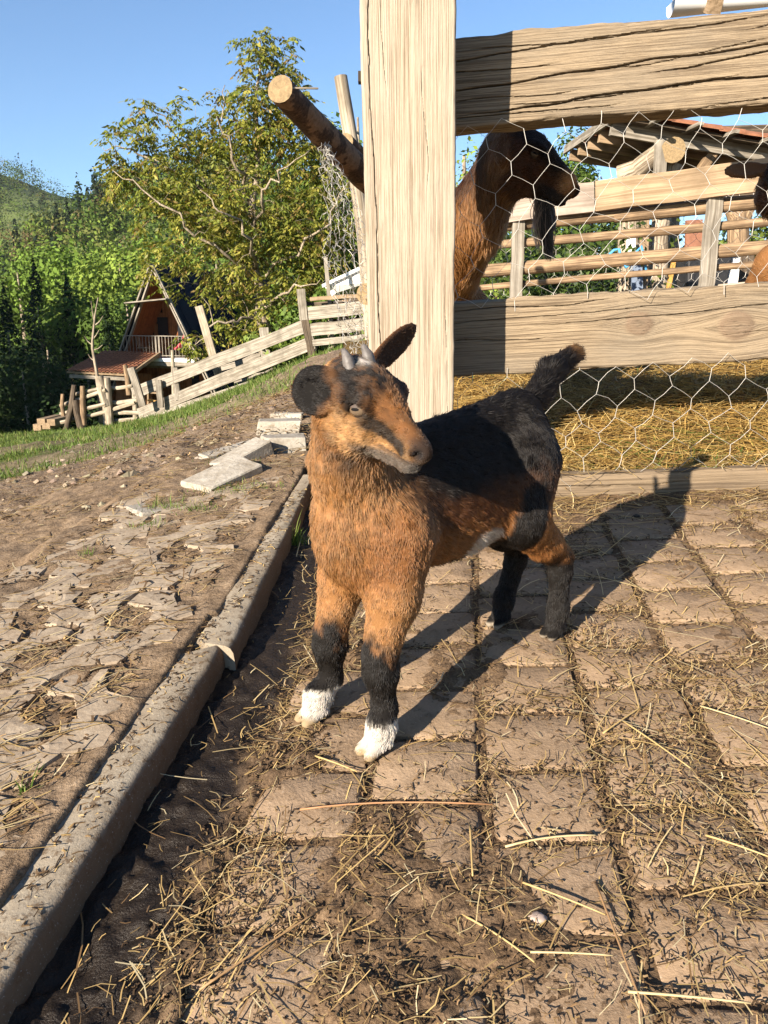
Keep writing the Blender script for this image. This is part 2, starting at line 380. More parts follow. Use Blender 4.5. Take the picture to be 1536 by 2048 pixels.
for i in range(-4, 12):
    off = (.5 if i % 2 else 0.) + random.uniform(-.06, .06)
    for j in range(-4, 12):
        c2 = O_ + E2 * (i + .5) * PW + E1 * (j + .5 + off) * PL
        x, y = c2
        if x < kerb_x(y) + .105 or y > 1.80 - .09 * (x - .42) - .03 or y < .36 or x > 1.35 or abs(x) > .42 + .62 * y: continue
        o = bpy.data.objects.new('paver', pmesh[random.randrange(6)]); COL.objects.link(o); o.parent = paving
        rot = Matrix((ax_x, ax_y, gnz)).transposed().to_4x4()
        til = Matrix.Rotation(random.gauss(0, .012), 4, 'X') @ Matrix.Rotation(random.gauss(0, .012), 4, 'Y') @ Matrix.Rotation(random.gauss(0, .015), 4, 'Z')
        o.matrix_local = Matrix.Translation((x, y, plane(x, y) + random.gauss(-.001, .0018))) @ rot @ til
        kk += 1
print('pavers', kk)
# ---- kerb: two concrete stones
KZ = .040
def kerb_mid(y):
    y = np.asarray(y, float); o = []
    for re, le in ((((345, 1450), (10, 1975)), ((240, 1450), (50, 1708))), (((475, 1274), (575, 1066)), ((450, 1187), (537, 1053)))):
        xs_ = []
        for pr in (re, le):
            p, q = gnd(*pr[0], KZ), gnd(*pr[1], KZ); xs_.append(p[0] + (q[0] - p[0]) * (y - p[1]) / (q[1] - p[1]))
        o.append(.45 * xs_[0] + .55 * xs_[1])
    return np.where(y < 1.25, o[0], o[1])
def kerb(y0, y1, re, le, label, seed, endcut):
    """re, le: two pixels each on the right and left top edge of the stone"""
    n = 46; ys = np.linspace(y0, y1, n); prof = [(0, -.06), (0, -.007), (.04, -.0025), (.12, 0), (.5, .0005), (.83, 0), (.93, -.004), (1., -.012), (1.03, -.03), (1.05, -.05), (1.05, -.075)]
    E_ = []
    for pr in (le, re):
        p, q = gnd(*pr[0], KZ), gnd(*pr[1], KZ); E_.append((p, q))
    V = []
    for i, y in enumerate(ys):
        xl, xr = [p[0] + (q[0] - p[0]) * (y - p[1]) / (q[1] - p[1]) for p, q in E_]
        for (f, pz) in prof:
            x = xl + (xr - xl) * f; q = y + (endcut * (f - .5) * .08 if i in (0, n - 1) else 0)
            w = (fbm(np.array([x * 22]), np.array([y * 22]), np.array([pz * 22]), seed=seed)[0] - .5); V.append((x + w * .009, q, plane(x, y) + KZ + pz + w * .008))
    m = len(prof); F = [(i * m + k, i * m + k + 1, (i + 1) * m + k + 1, (i + 1) * m + k) for i in range(n - 1) for k in range(m - 1)]
    F += [tuple(range(m))[::-1], tuple((n - 1) * m + k for k in range(m))]
    o = mesh_np('kerb_stone', V, F, M['kerb']); smooth_by_angle(o, 45)
    return tag(o, label, 'kerb', 'concrete kerb stones beside the paving')
b = NB('kerb_concrete'); v = b.coord('Object'); n1 = b.noise(v, 9., 6, .65); n2 = b.noise(v, 330., 3, .6); n3 = b.noise(v, 60., 5, .7)
c = b.ramp(n1, [(.35, (.20, .16, .112)), (.65, (.29, .25, .19))]); c = b.mix(b.ramp(n3, [(.52, 0.), (.62, .85)]), c, (.10, .066, .038))
nz = b.n('SeparateXYZ'); b.set(nz.inputs[0], b.n('NewGeometry').outputs['Normal'])
c = b.mix(b.ramp(nz.outputs[0], [(.45, 0.), (.8, .85)]), c, (.13, .07, .035))          # mud-stained outer face
c = b.mix(b.ramp(n2, [(.62, 0.), (.72, .5)]), c, (.5, .46, .4))
M['kerb'] = b.done(c, .9, b.bump(n2, .5, .0012, b.bump(n3, .5, .003)), .2)
kerb(.25, gnd(410, 1300, KZ)[1], ((345, 1450), (10, 1975)), ((240, 1450), (50, 1708)), 'long mud-stained concrete kerb stone running to the bottom corner', 41, .5)
kerb(gnd(470, 1284, KZ)[1], 2.02, ((475, 1274), (575, 1066)), ((450, 1187), (537, 1053)), 'shorter concrete kerb stone ending behind the kid goat chest', 42, -.4)
# ---- grass-paver stones left of the kerb
tx = np.arange(-1.15, -.19, .006); ty = np.arange(.5, 2.25, .006); X, Y = np.meshgrid(tx, ty)
H2 = .0450 + (fbm(X * 9, Y * 9, seed=61) - .5) * .022 + (fbm(X * 60, Y * 60, seed=62, o=3) - .5) * .008
edge = -.80 + .19 * np.clip(Y - 1.3, -1, 3) + (fbm(Y * 9, Y * 0, seed=65) - .5) * .08
H2 = H2 - sstep(0, .07, edge - X) * .035 - sstep(-.02, .0, X - kerb_mid(Y)) * .1
Z = np.where(near_w(X, Y) > .5, plane(X, Y), terr0(X, Y)); Z = plane(X, Y) * near_w(X, Y) + terr0(X, Y) * (1 - near_w(X, Y))
mask = np.ones(X.shape, bool)
b = NB('dry_mud'); v = b.coord('Object'); n1 = b.noise(v, 26., 8, .7); n2 = b.noise(v, 200., 4, .7)
M['drymud'] = b.done(b.ramp(b.math('ADD', b.math('MULTIPLY', n1, .55), b.math('MULTIPLY', n2, .45)), [(.36, (.075, .05, .03)), (.5, (.185, .13, .082)), (.66, (.29, .215, .145))]), .95, b.bump(n2, .9, .004, b.bump(n1, .5, .008)), .1)
bank = tag(mesh_np('paver_bank', np.stack([X, Y, Z + H2], -1).reshape(-1, 3), grid_faces(len(tx), len(ty)), M['drymud'], smooth=True), kind='structure')
def lattice_stone(c, ang, L, Wd, seed):
    r_ = np.random.default_rng(seed)
    base = np.array([(-.5, -.28), (-.32, -.5), (-.1, -.26), (.1, -.26), (.32, -.5), (.5, -.28), (.5, .28), (.32, .5), (.1, .26), (-.1, .26), (-.32, .5), (-.5, .28)])
    base = base * [L, Wd] + r_.normal(0, .0045, base.shape)
    ca, sa = math.cos(ang), math.sin(ang); V = []
    for (sc, z) in ((1.0, -.06), (1.0, .0), (.94, .006)):
        for p in base * sc:
            x, y = c[0] + p[0] * ca - p[1] * sa, c[1] + p[0] * sa + p[1] * ca
            V.append((x, y, plane(x, y) + .0405 + z + r_.normal(0, .0012)))
    V.append((c[0], c[1], plane(*c) + .0475))
    F = [(i * 12 + k, i * 12 + (k + 1) % 12, i * 12 + 12 + (k + 1) % 12, i * 12 + 12 + k) for i in range(2) for k in range(12)] + [(24 + k, 24 + (k + 1) % 12, 36) for k in range(12)]
    o = mesh_np('grass_paver', V, F, M['latt'], bank); return o
M['latt'] = simple('grass_paver_concrete', (.27, .22, .16), .4, 26, .9, .8, .004, c2=(.16, .115, .075))
for i in range(-8, 14):
    for j in range(0, 9):
        c2 = np.array([kerb_x(.9) - .165, .62]) + E1 * (i * .135 + (j % 2) * .067) - E2 * (j * .092)
        x, y = c2
        if y < .55 or y > 2.0 or x > kerb_mid(y) - .075: continue
        if x < -.80 + .19 * np.clip(y - 1.3, -1, 3) + .02: continue
        lattice_stone(c2 + rng.normal(0, .006, 2), math.atan2(E1[1], E1[0]) + (R(38) if (i + j) % 2 else R(-38)) + rng.normal(0, .08),   .150, .086, 300 + i * 20 + j)
# ---- broken concrete lumps
def lump(u, v, dz, L, Wd, H, ang, label, seed, tilt=(0, 0), Yd=None):
    r_ = np.random.default_rng(seed); c = gnd(u, v) if Yd is None else at(u, v, Yd)
    me = bpy.data.meshes.new('concrete_lump'); import bmesh
    bm = bmesh.new(); P = []
    for sx in (-1, 1):
        for sy in (-1, 1):
            for sz in (-1, 1): P.append(np.array([sx * L, sy * Wd, sz * H]) / 2 * (1 + r_.normal(0, .08, 3)))
    for _ in range(9): P.append((r_.random(3) - .5) * [L, Wd, H] * 1.02 + r_.normal(0, .002, 3))
    rm = np.array((Matrix.Rotation(ang, 3, 'Z') @ Matrix.Rotation(tilt[0], 3, 'X') @ Matrix.Rotation(tilt[1], 3, 'Y')))
    for p in P: bm.verts.new(tuple(rm @ p))
    r = bmesh.ops.convex_hull(bm, input=bm.verts); bmesh.ops.delete(bm, geom=[g for g in r['geom_interior'] if isinstance(g, bmesh.types.BMVert)], context='VERTS')
    bmesh.ops.bevel(bm, geom=bm.edges[:], offset=.0035, segments=1, affect='EDGES')
    bmesh.ops.triangulate(bm, faces=bm.faces[:]); bmesh.ops.subdivide_edges(bm, edges=[e for e in bm.edges if e.calc_length() > .025], cuts=1)
    for vv in bm.verts:
        q = np.array(vv.co); vv.co = tuple(q * (1 + .10 * (fbm(np.array([q[0] * 40 + seed]), np.array([q[1] * 40]), np.array([q[2] * 40]))[0] - .5)))
    bm.to_mesh(me); bm.free(); me.materials.append(M['rubble'])
    o = bpy.data.objects.new('concrete_lump', me); link(o); o.location = (c[0], c[1], c[2] + dz)
    return tag(o, label, 'rubble', 'broken concrete lumps edging the bank')
lump(325, 1045, .015, .15, .10, .055, R(35), 'low grey concrete lump at the near end of the rubble row', 1)
lump(300, 1078, .008, .06, .05, .04, R(10), 'small pale concrete chip below the lowest rubble lump', 8)
lump(448, 992, .03, .20, .10, .075, R(50), 'long pointed concrete lump with shaded end in the rubble row', 2, (R(8), R(-14)))
lump(492, 945, .035, .16, .08, .07, R(48), 'tilted concrete lump behind the long pointed one', 3, (R(0), R(-18)))
lump(470, 915, .01, .22, .06, .05, R(46), 'flat mossy concrete strip along the upper rubble row', 4, (0, R(-8)))
lump(572, 915, .03, .13, .10, .08, R(15), 'blocky white concrete lump beside the kid goat neck', 5)
lump(560, 872, .03, .14, .12, .05, R(5), 'yellowish stone slab above the blocky white lump', 6)
lump(575, 848, .02, .12, .06, .04, R(-10), 'weathered stone covered with dry leaves at the top of the rubble', 7)
# ================================================================== FORE FENCE: post, rails, sill, netting
def timber(name, p0, p1, w, h, up, mat, label=None, cat=None, parent=None, seed=1, cracks=(), knots=(), nl=150, nf=110, rnd=.006, wav=.004, group=None, taper=1., bow=0.):
    """squared timber: x along the grain from p0 to p1, broad face (height h) turned to the camera, depth w behind it"""
    p0, p1 = np.asarray(p0, float), np.asarray(p1, float); d = nrm(p1 - p0); L = np.linalg.norm(p1 - p0)
    back = nrm(np.cross(up, d)); 
    if back[1] < 0: back = -back
    u2 = nrm(np.cross(d, back)); 
    if np.dot(u2, up) < 0: u2 = -u2
    # profile round the section: front face bottom->top, top front->back, back top->bottom, bottom
    fr = np.linspace(-.5, .5, nf); ns = 10
    prof = [(0., f) for f in fr] + [(t, .5) for t in np.linspace(0, 1, ns + 2)[1:-1]] + [(1., f) for f in np.linspace(.5, -.5, 12)] + [(t, -.5) for t in np.linspace(1, 0, ns + 2)[1:-1]]
    prof = np.array(prof); m = len(prof)
    xs = np.linspace(0, L, nl)
    PX, PD = np.meshgrid(xs, prof[:, 0], indexing='ij'); _, PH = np.meshgrid(xs, prof[:, 1], indexing='ij')
    sc = 1 + (taper - 1) * PX / L
    hh = PH * h * sc; dd = PD * w
    front = (PD < 1e-6)
    # rounded arrises
    e = np.minimum(h * sc * .5 - np.abs(hh), rnd); dd = dd + np.where(front, (rnd - np.sqrt(np.maximum(rnd ** 2 - (rnd - e) ** 2, 0))), 0)
    # uneven edges
    hh = hh + np.sign(PH) * (np.abs(PH) > .42) * ((fbm(PX * 7, PD * 2 + np.sign(PH) * 3, seed=seed) - .5) * wav * 2 + (fbm(PX * 40, PD * 9 + 5, seed=seed + 4, o=2) - .5) * wav * .7)
    hh = hh + bow * np.sin(math.pi * PX / L)
    dd = dd + np.where(front, (fbm(PX * 3, hh * 9, seed=seed + 9) - .5) * .006, 0)
    crack = np.zeros_like(PX); knot = np.zeros_like(PX); gy_ = hh.copy()
    for (kx, ky, kr) in knots:
        q = np.hypot((PX - kx) / 1.15, hh - ky); q = q * (1 + .25 * (fbm(PX * 60, hh * 60, seed=seed + 31) - .5)); knot = np.maximum(knot, np.where(front, .50 * sstep(kr * 1.05, kr * .8, q) + .48 * np.exp(-((q - kr * .95) / (.16 * kr)) ** 2) + .22 * np.exp(-((q - kr * .5) / (.12 * kr)) ** 2), 0))
        gy_ = gy_ - np.sign(hh - ky) * kr * .9 * np.exp(-((PX - kx) / (kr * 2.2)) ** 2) * np.exp(-np.abs(hh - ky) / (kr * 1.8))
        dd = dd - np.where(front, .004 * sstep(kr * 1.2, kr * .6, q), 0)
        
        ck = np.abs(PX - kx + .25 * (hh - ky) + .006 * np.sin(hh * 400)) < .003; crack = np.maximum(crack, np.where(front & ck & (q < kr * .55) & (np.abs(hh - ky) < kr * .3), .35, 0))
    rr = np.random.default_rng(seed)
    for (x0, y0, x1, y1, wd) in cracks:
        t = (PX - x0) / (x1 - x0); yc = y0 + (y1 - y0) * t + .006 * np.sin(t * 5 + x0 * 9) + (fbm(PX * 9, PX * 0 + y0 * 40, seed=seed + 3) - .5) * .012
        prof_w = wd * np.clip(np.minimum(t, 1 - t) * 7, 0, 1) * ((t > 0) & (t < 1))
        step = h / nf
        k = np.clip(1 - np.abs(hh - yc) / np.maximum(prof_w, 1e-6), 0, 1) * (prof_w > 1e-4); k = np.where(np.abs(hh - yc) < np.maximum(prof_w * .6, step * .55) * (prof_w > 1e-4), np.maximum(k, .75), k)
        k = np.where(front, k, 0); crack = np.maximum(crack, k * np.clip(prof_w / .0022, .25, 1)); dd = dd + k * .012 * np.clip(prof_w / .002, 0, 1)
    P = p0 + PX[..., None] * d + hh[..., None] * u2 + dd[..., None] * back
    V = P.reshape(-1, 3)
    i = np.arange(nl - 1)[:, None] * m; k = np.arange(m)[None]
    F = np.stack([i + k, i + (k + 1) % m, i + m + (k + 1) % m, i + m + k], -1).reshape(-1, 4)
    capA = np.arange(m)[::-1][None]; capB = ((nl - 1) * m + np.arange(m))[None]
    gc = np.stack([PX + seed * 3.1, gy_ + seed * .37, dd * .8], -1).reshape(-1, 3)
    o = mesh_np(name, V, [F, capA.astype(np.int64), capB.astype(np.int64)], mat, parent, attrs={'gc': ('FLOAT_VECTOR', gc), 'crack': ('FLOAT', crack.ravel()), 'knot': ('FLOAT', knot.ravel())})
    smooth_by_angle(o, 50)
    if label: tag(o, label, cat, group)
    return o
def stick(name, p0, p1, w, h, mat, parent=None, up=(0, 0, 1), jit=.0):
    """plain board or batten with a grain coordinate along its length"""
    p0, p1 = np.asarray(p0, float), np.asarray(p1, float); d = nrm(p1 - p0); L = np.linalg.norm(p1 - p0)
    side = nrm(np.cross(d, up)); u2 = np.cross(side, d); n = 7; V, G = [], []
    s0 = random.random() * 50
    wob = np.array([[random.gauss(0, jit), random.gauss(0, jit)] for _ in range(n)])
    for i in range(n):
        t = i / (n - 1)
        for a, b_ in ((-1, -1), (1, -1), (1, 1), (-1, 1)):
            V.append(p0 + d * L * t + side * (a * w / 2 + wob[i, 0]) + u2 * (b_ * h / 2 * (1 + (random.gauss(0, .03) if jit else 0)) + wob[i, 1])); G.append((L * t + s0, a * w / 2 + s0, b_ * h / 2))
    F = [(i * 4 + k, i * 4 + (k + 1) % 4, i * 4 + 4 + (k + 1) % 4, i * 4 + 4 + k) for i in range(n - 1) for k in range(4)] + [(3, 2, 1, 0), tuple((n - 1) * 4 + k for k in range(4))]
    return mesh_np(name, V, F, mat, parent, attrs={'gc': ('FLOAT_VECTOR', G)})
def logm(name, pts, rad, mat, parent=None, seg=14, wob=.05, seed=0, nsub=18, endmat=None):
    """round log along a polyline, a little uneven, grain coordinate along it"""
    pts = np.asarray(pts, float); rad = np.broadcast_to(np.asarray(rad, float), (len(pts),))
    L = np.concatenate([[0], np.cumsum(np.linalg.norm(np.diff(pts, axis=0), axis=1))]); s = np.linspace(0, L[-1], nsub)
    P = np.stack([np.interp(s, L, pts[:, k]) for k in range(3)], -1); r0 = np.interp(s, L, rad); d = nrm(np.gradient(P, axis=0))
    up = np.array([0, 0, 1.]) if abs(d[:, 2]).mean() < .8 else np.array([0, 1., 0])
    a = nrm(np.cross(d, up)); b_ = np.cross(a, d); th = np.arange(seg) / seg * 2 * math.pi
    S, T = np.meshgrid(s, th, indexing='ij')
    rr = r0[:, None] * (1 + wob * 2 * (fbm(S / max(r0.mean() * 4, .02), np.cos(T) * 1.5 + 7, np.sin(T) * 1.5 + 7, seed=seed) - .5))
    V = P[:, None] + a[:, None] * (np.cos(T) * rr)[..., None] + b_[:, None] * (np.sin(T) * rr)[..., None]
    i = np.arange(nsub - 1)[:, None] * seg; k = np.arange(seg)[None]
    F = np.stack([i + k, i + (k + 1) % seg, i + seg + (k + 1) % seg, i + seg + k], -1).reshape(-1, 4)
    gc = np.stack([S + seed * 2.3, np.cos(T) * rr + seed, np.sin(T) * rr], -1).reshape(-1, 3)
    o = mesh_np(name, V.reshape(-1, 3), [F, np.arange(seg)[::-1][None], ((nsub - 1) * seg + np.arange(seg))[None]], mat, parent, attrs={'gc': ('FLOAT_VECTOR', gc)})
    smooth_by_angle(o, 50)
    if endmat is not None:
        o.data.materials.append(endmat); o.data.polygons[len(F)].material_index = 1; o.data.polygons[len(F) + 1].material_index = 1
    return o
FY = 1.80                                   # the fence plane (netting)
def fy(x): return 1.811 - .09 * (x - .424)
# the great squared post
pb = at(820, 930, 1.66); pt = at(812, -330, 1.66)
cr = [(.03, .066, 1.4, .076, .0011), (.75, -.03, 1.0, -.033, .0004), (.9, .05, 1.3, .052, .0004), (.0, -.075, .6, -.078, .0004)]
ztop = pt[2] - .0
base = np.array([pb[0] + .008, 1.665, plane(pb[0], 1.70) - .05]); top = np.array([pt[0] + .002, 1.665, pt[2]])
post = timber('fence_post', base, top, .145, .174, (1, 0, 0), M['post'], 'tall pale squared timber post behind the kid goat', 'post', seed=2, cracks=[(a, -q, c_, -e, w) for (a, q, c_, e, w) in cr], knots=[(.47, -.02, .008)], nl=220, nf=130, wav=.0025, taper=1.10)
def rail(name, uL, vL0, vL1, uR, vR0, vR1, label, seed, cracks, knots, ext=.5):
    yl, yr = fy(.16) + .02, fy(.92) + .02
    a0, a1 = at(uL, vL0, yl), at(uL, vL1, yl); b0, b1 = at(uR, vR0, yr), at(uR, vR1, yr)
    pa, pb_ = (a0 + a1) / 2, (b0 + b1) / 2; h = (np.linalg.norm(a0 - a1) + np.linalg.norm(b0 - b1)) / 2
    d = nrm(pb_ - pa); pb2 = pb_ + d * ext; pa2 = pa - d * .12
    return timber(name, pa2, pb2, .075, h, (0, 0, 1), M['rail'], label, 'rail', seed=seed, cracks=cracks, knots=knots, nl=200, nf=130, wav=.006, group='heavy squared rails of the fore fence')
rng2 = np.random.default_rng(5)
ck1 = [(.0, -.03, 1.2, .05, .0021), (.1, -.075, 1.35, .005, .0024), (.0, .03, .8, .085, .0016), (.5, -.01, 1.4, .06, .0018), (.2, -.06, .75, -.03, .0011), (.0, -.085, .5, -.06, .0012), (.6, -.09, 1.3, -.05, .0011), (.15, .055, .6, .075, .0010), (.7, .05, 1.35, .09, .0013), (.35, .0, .8, .03, .001), (.05, .01, .35, .028, .0012), (.9, -.06, 1.4, -.03, .0011), (.1, -.045, .4, -.028, .0009)]
ck2 = [(.3, .02, 1.2, .055, .0012), (.1, .03, .7, .06, .0009), (.1, -.01, .35, .0, .0009), (.9, -.06, 1.3, -.05, .0009), (.12, .06, .5, .075, .0012), (.7, -.03, 1.0, -.02, .0006)]
ur = rail('fence_rail', 908, 255, 75, 1536, 207, 14, 'cracked upper rail crossing behind the big goat head', 11, ck1, [])
lr = rail('fence_rail', 906, 752, 606, 1536, 720, 562, 'knotty lower rail above the hay', 12, ck2, [(.545, .012, .025), (.76, -.006, .032)])
# sill board on the ground
s0, s1 = gnd(880, 1003), gnd(1700, 972)
sill = timber('sill_board', s0 + [0, 0, .022], s1 + [0, 0, .022], .05, .058, (0, 0, 1), M['sill'], 'worn ground sill board at the edge of the hay', 'sill', seed=15, cracks=[(.1, 0, .6, .005, .001)], nl=140, nf=24, rnd=.012, wav=.006)
# hexagonal wire netting
def hexnet(w, h, cell, seed, jit=.08):
    """edges of a hexagonal net in the (a, b) rectangle; returns node positions, plain edges, twisted edges"""
    dx, tw, dg = cell, cell * .30, cell * .42        # columns, twisted length, diagonal run
    r_ = np.random.default_rng(seed); nodes = {}; E, T = [], []
    def nd(i, j, k):
        key = (i, j, k)
        if key not in nodes:
            x = (i + (.5 if j % 2 else 0)) * dx; y = j * (tw + dg) + (tw if k else 0)
            nodes[key] = (len(nodes), x + r_.normal(0, jit * cell * .5), y + r_.normal(0, jit * cell * .5))
        return nodes[key][0]
    for j in range(int(h / (tw + dg)) + 1):
        for i in range(int(w / dx) + 1):
            T.append((nd(i, j, 0), nd(i, j, 1)))
            if j % 2 == 0: E += [(nd(i, j, 1), nd(i, j + 1, 0)), (nd(i, j, 1), nd(i - 1, j + 1, 0))]
            else: E += [(nd(i, j, 1), nd(i + 1, j + 1, 0)), (nd(i, j, 1), nd(i, j + 1, 0))]
    P = np.zeros((len(nodes), 2))
    for _, (i, x, y) in nodes.items(): P[i] = (x, y)
    return P, E, T
def wires(P3, E, r, bend=0., seed=0, seg=3):
    """small tubes for a list of edges, each with one bent middle point"""
    E = np.asarray(E); a, b_ = P3[E[:, 0]], P3[E[:, 1]]; r_ = np.random.default_rng(seed)
    m = (a + b_) / 2 + r_.normal(0, 1, a.shape) * (np.linalg.norm(b_ - a, axis=1, keepdims=True) * bend)
    d = nrm(b_ - a); s = nrm(np.cross(d, [.3, 1., .2])); t = np.cross(d, s); n = len(E); V = np.zeros((n, 3, seg, 3))
    for q, p in enumerate((a, m, b_)):
        for k in range(seg):
            th = 2 * math.pi * k / seg; V[:, q, k] = p + (s * math.cos(th) + t * math.sin(th)) * r
    base_ = (np.arange(n) * 3 * seg)[:, None]; F = []
    for q in range(2):
        for k in range(seg):
            k2 = (k + 1) % seg; F.append(np.concatenate([base_ + q * seg + k, base_ + q * seg + k2, base_ + (q + 1) * seg + k2, base_ + (q + 1) * seg + k], 1))
    return V.reshape(-1, 3), np.concatenate(F)
def net_obj(name, P3, E, T, r, label, seed, parent=None, bend=.04):
    v1, f1 = wires(P3, E, r, bend, seed); v2, f2 = wires(P3, T, r * 1.6, bend * .5, seed + 1)
    o = mesh_np(name, np.vstack([v1, v2]), np.vstack([f1, f2 + len(v1)]), M['wire'], parent, smooth=True)
    if label: tag(o, label, 'wire netting')
    return o
yb = lambda x: fy(x) + .012
def fence_net(x0, x1, z0f, z1f, cell, seed, label, bow=.012, rot=0.):
    P, E, T = hexnet((x1 - x0) + .3, 1.3, cell, seed)
    c_, s_ = math.cos(rot), math.sin(rot); P = (P - P.mean(0)) @ np.array([[c_, s_], [-s_, c_]]) + [.5 * (x1 + x0), 0]
    zc = (z0f(.5 * (x0 + x1)) + z1f(.5 * (x0 + x1))) / 2; X_, Z_ = P[:, 0], P[:, 1] + zc
    keep = (X_ > x0) & (X_ < x1) & (Z_ > z0f(X_) - .02) & (Z_ < z1f(X_) + .02)
    P3 = np.stack([X_, yb(X_) + bow * np.sin(X_ * 9 + Z_ * 7) + (fbm(X_ * 5, Z_ * 5, seed=seed) - .5) * .03, Z_], -1)
    ok = lambda L: [e for e in L if keep[e[0]] and keep[e[1]]]
    return net_obj('wire_netting', P3, ok(E), ok(T), .00055, label, seed)
zr = lambda v0, v1: (lambda x: at(908, v0, fy(.16))[2] + (at(1536, v1, fy(.92))[2] - at(908, v0, fy(.16))[2]) * (np.asarray(x) - .16) / .76)
fence_net(.14, 1.25, zr(615, 565), zr(250, 200), .082, 21, 'large-mesh wire netting between the two heavy rails', rot=R(12))
fence_net(.14, 1.25, lambda x: plane(np.asarray(x), 1.8) + .02, zr(745, 715), .082, 22, 'slack wire netting below the lower rail over the hay', rot=R(7))
# the log rails and leaning pole behind the post, with crumpled netting
t = thing('log_rail', at(560, 178, 2.75), 'bark-covered log with sawn end jutting out beside the post', 'log')
logm('trunk', [at(560, 178, 2.75), at(640, 262, 3.1), at(728, 352, 3.45), at(790, 400, 3.7)], [.043, .05, .057, .06], M['bark2'], t, 16, .06, 4, 26, M['cutend'])
stick('twig_stub', at(585, 176, 2.75), at(636, 177, 2.8), .006, .005, M['greybark'], t)
t = thing('log_rail', at(690, 286, 3.6), 'shorter log end showing between the leaning pole and the post', 'log')
logm('trunk', [at(690, 284, 3.6), at(735, 330, 3.85), at(800, 380, 4.3)], [.038, .042, .045], M['bark2'], t, 14, .06, 5, 16, M['cutend'])
t = thing('log_rail', at(733, 588, 3.3), 'low log with ringed sawn end half hidden by the post', 'log')
logm('trunk', [at(733, 588, 3.3), at(800, 588, 3.7), at(850, 588, 4.2)], [.044, .046, .046], M['bark'], t, 16, .03, 6, 12, M['cutend'])
p_ = logm('leaning_pole', [at(681, 153, 4.6), at(705, 300, 4.6), at(728, 470, 4.6), at(746, 690, 4.6)], [.036, .04, .042, .045], M['palepole'], None, 12, .05, 8, 24)
tag(p_, 'thin pale peeled pole leaning behind the logs', 'pole')
st_ = stick('bracket_block', at(728, 145, 2.2), at(728, 166, 2.2), .028, .03, M['darkpole']); tag(st_, 'small grey metal bracket at the edge of the tall post', 'bracket')
P, E, T = hexnet(.85, 1.35, .07, 33); n_nodes = len(P)
top_, bot_ = at(650, 285, 3.05), at(728, 735, 3.05)
uu = P[:, 0] / .85; vv_ = np.clip(P[:, 1] / 1.35, 0, 1)
vpx = 285 + vv_ * 460; wid = np.interp(vpx, [285, 340, 420, 480, 560, 640, 745], [12, 36, 58, 72, 78, 64, 34]); cxp = np.interp(vpx, [285, 340, 420, 560, 640, 745], [650, 664, 685, 700, 712, 728])
rr_ = np.random.default_rng(3)
upx = cxp + (uu - .5) * wid * 1.1 + 9 * np.sin(vv_ * 19 + uu * 30) * (.3 + vv_) * .6 + rr_.normal(0, 3.5, n_nodes); Yd = 3.05 + .09 * np.sin(uu * 25 + vv_ * 6) + rr_.normal(0, .02, n_nodes)
P3 = np.array([at(a, q + rr_.normal(0, 4), y) for a, q, y in zip(upx, vpx, Yd)])
ok = lambda L: [e for e in L if e[0] < n_nodes and e[1] < n_nodes]
net_obj('crumpled_netting', P3, ok(E), ok(T), .0007, 'crumpled wire netting hanging from the jutting log', 35, bend=.09)
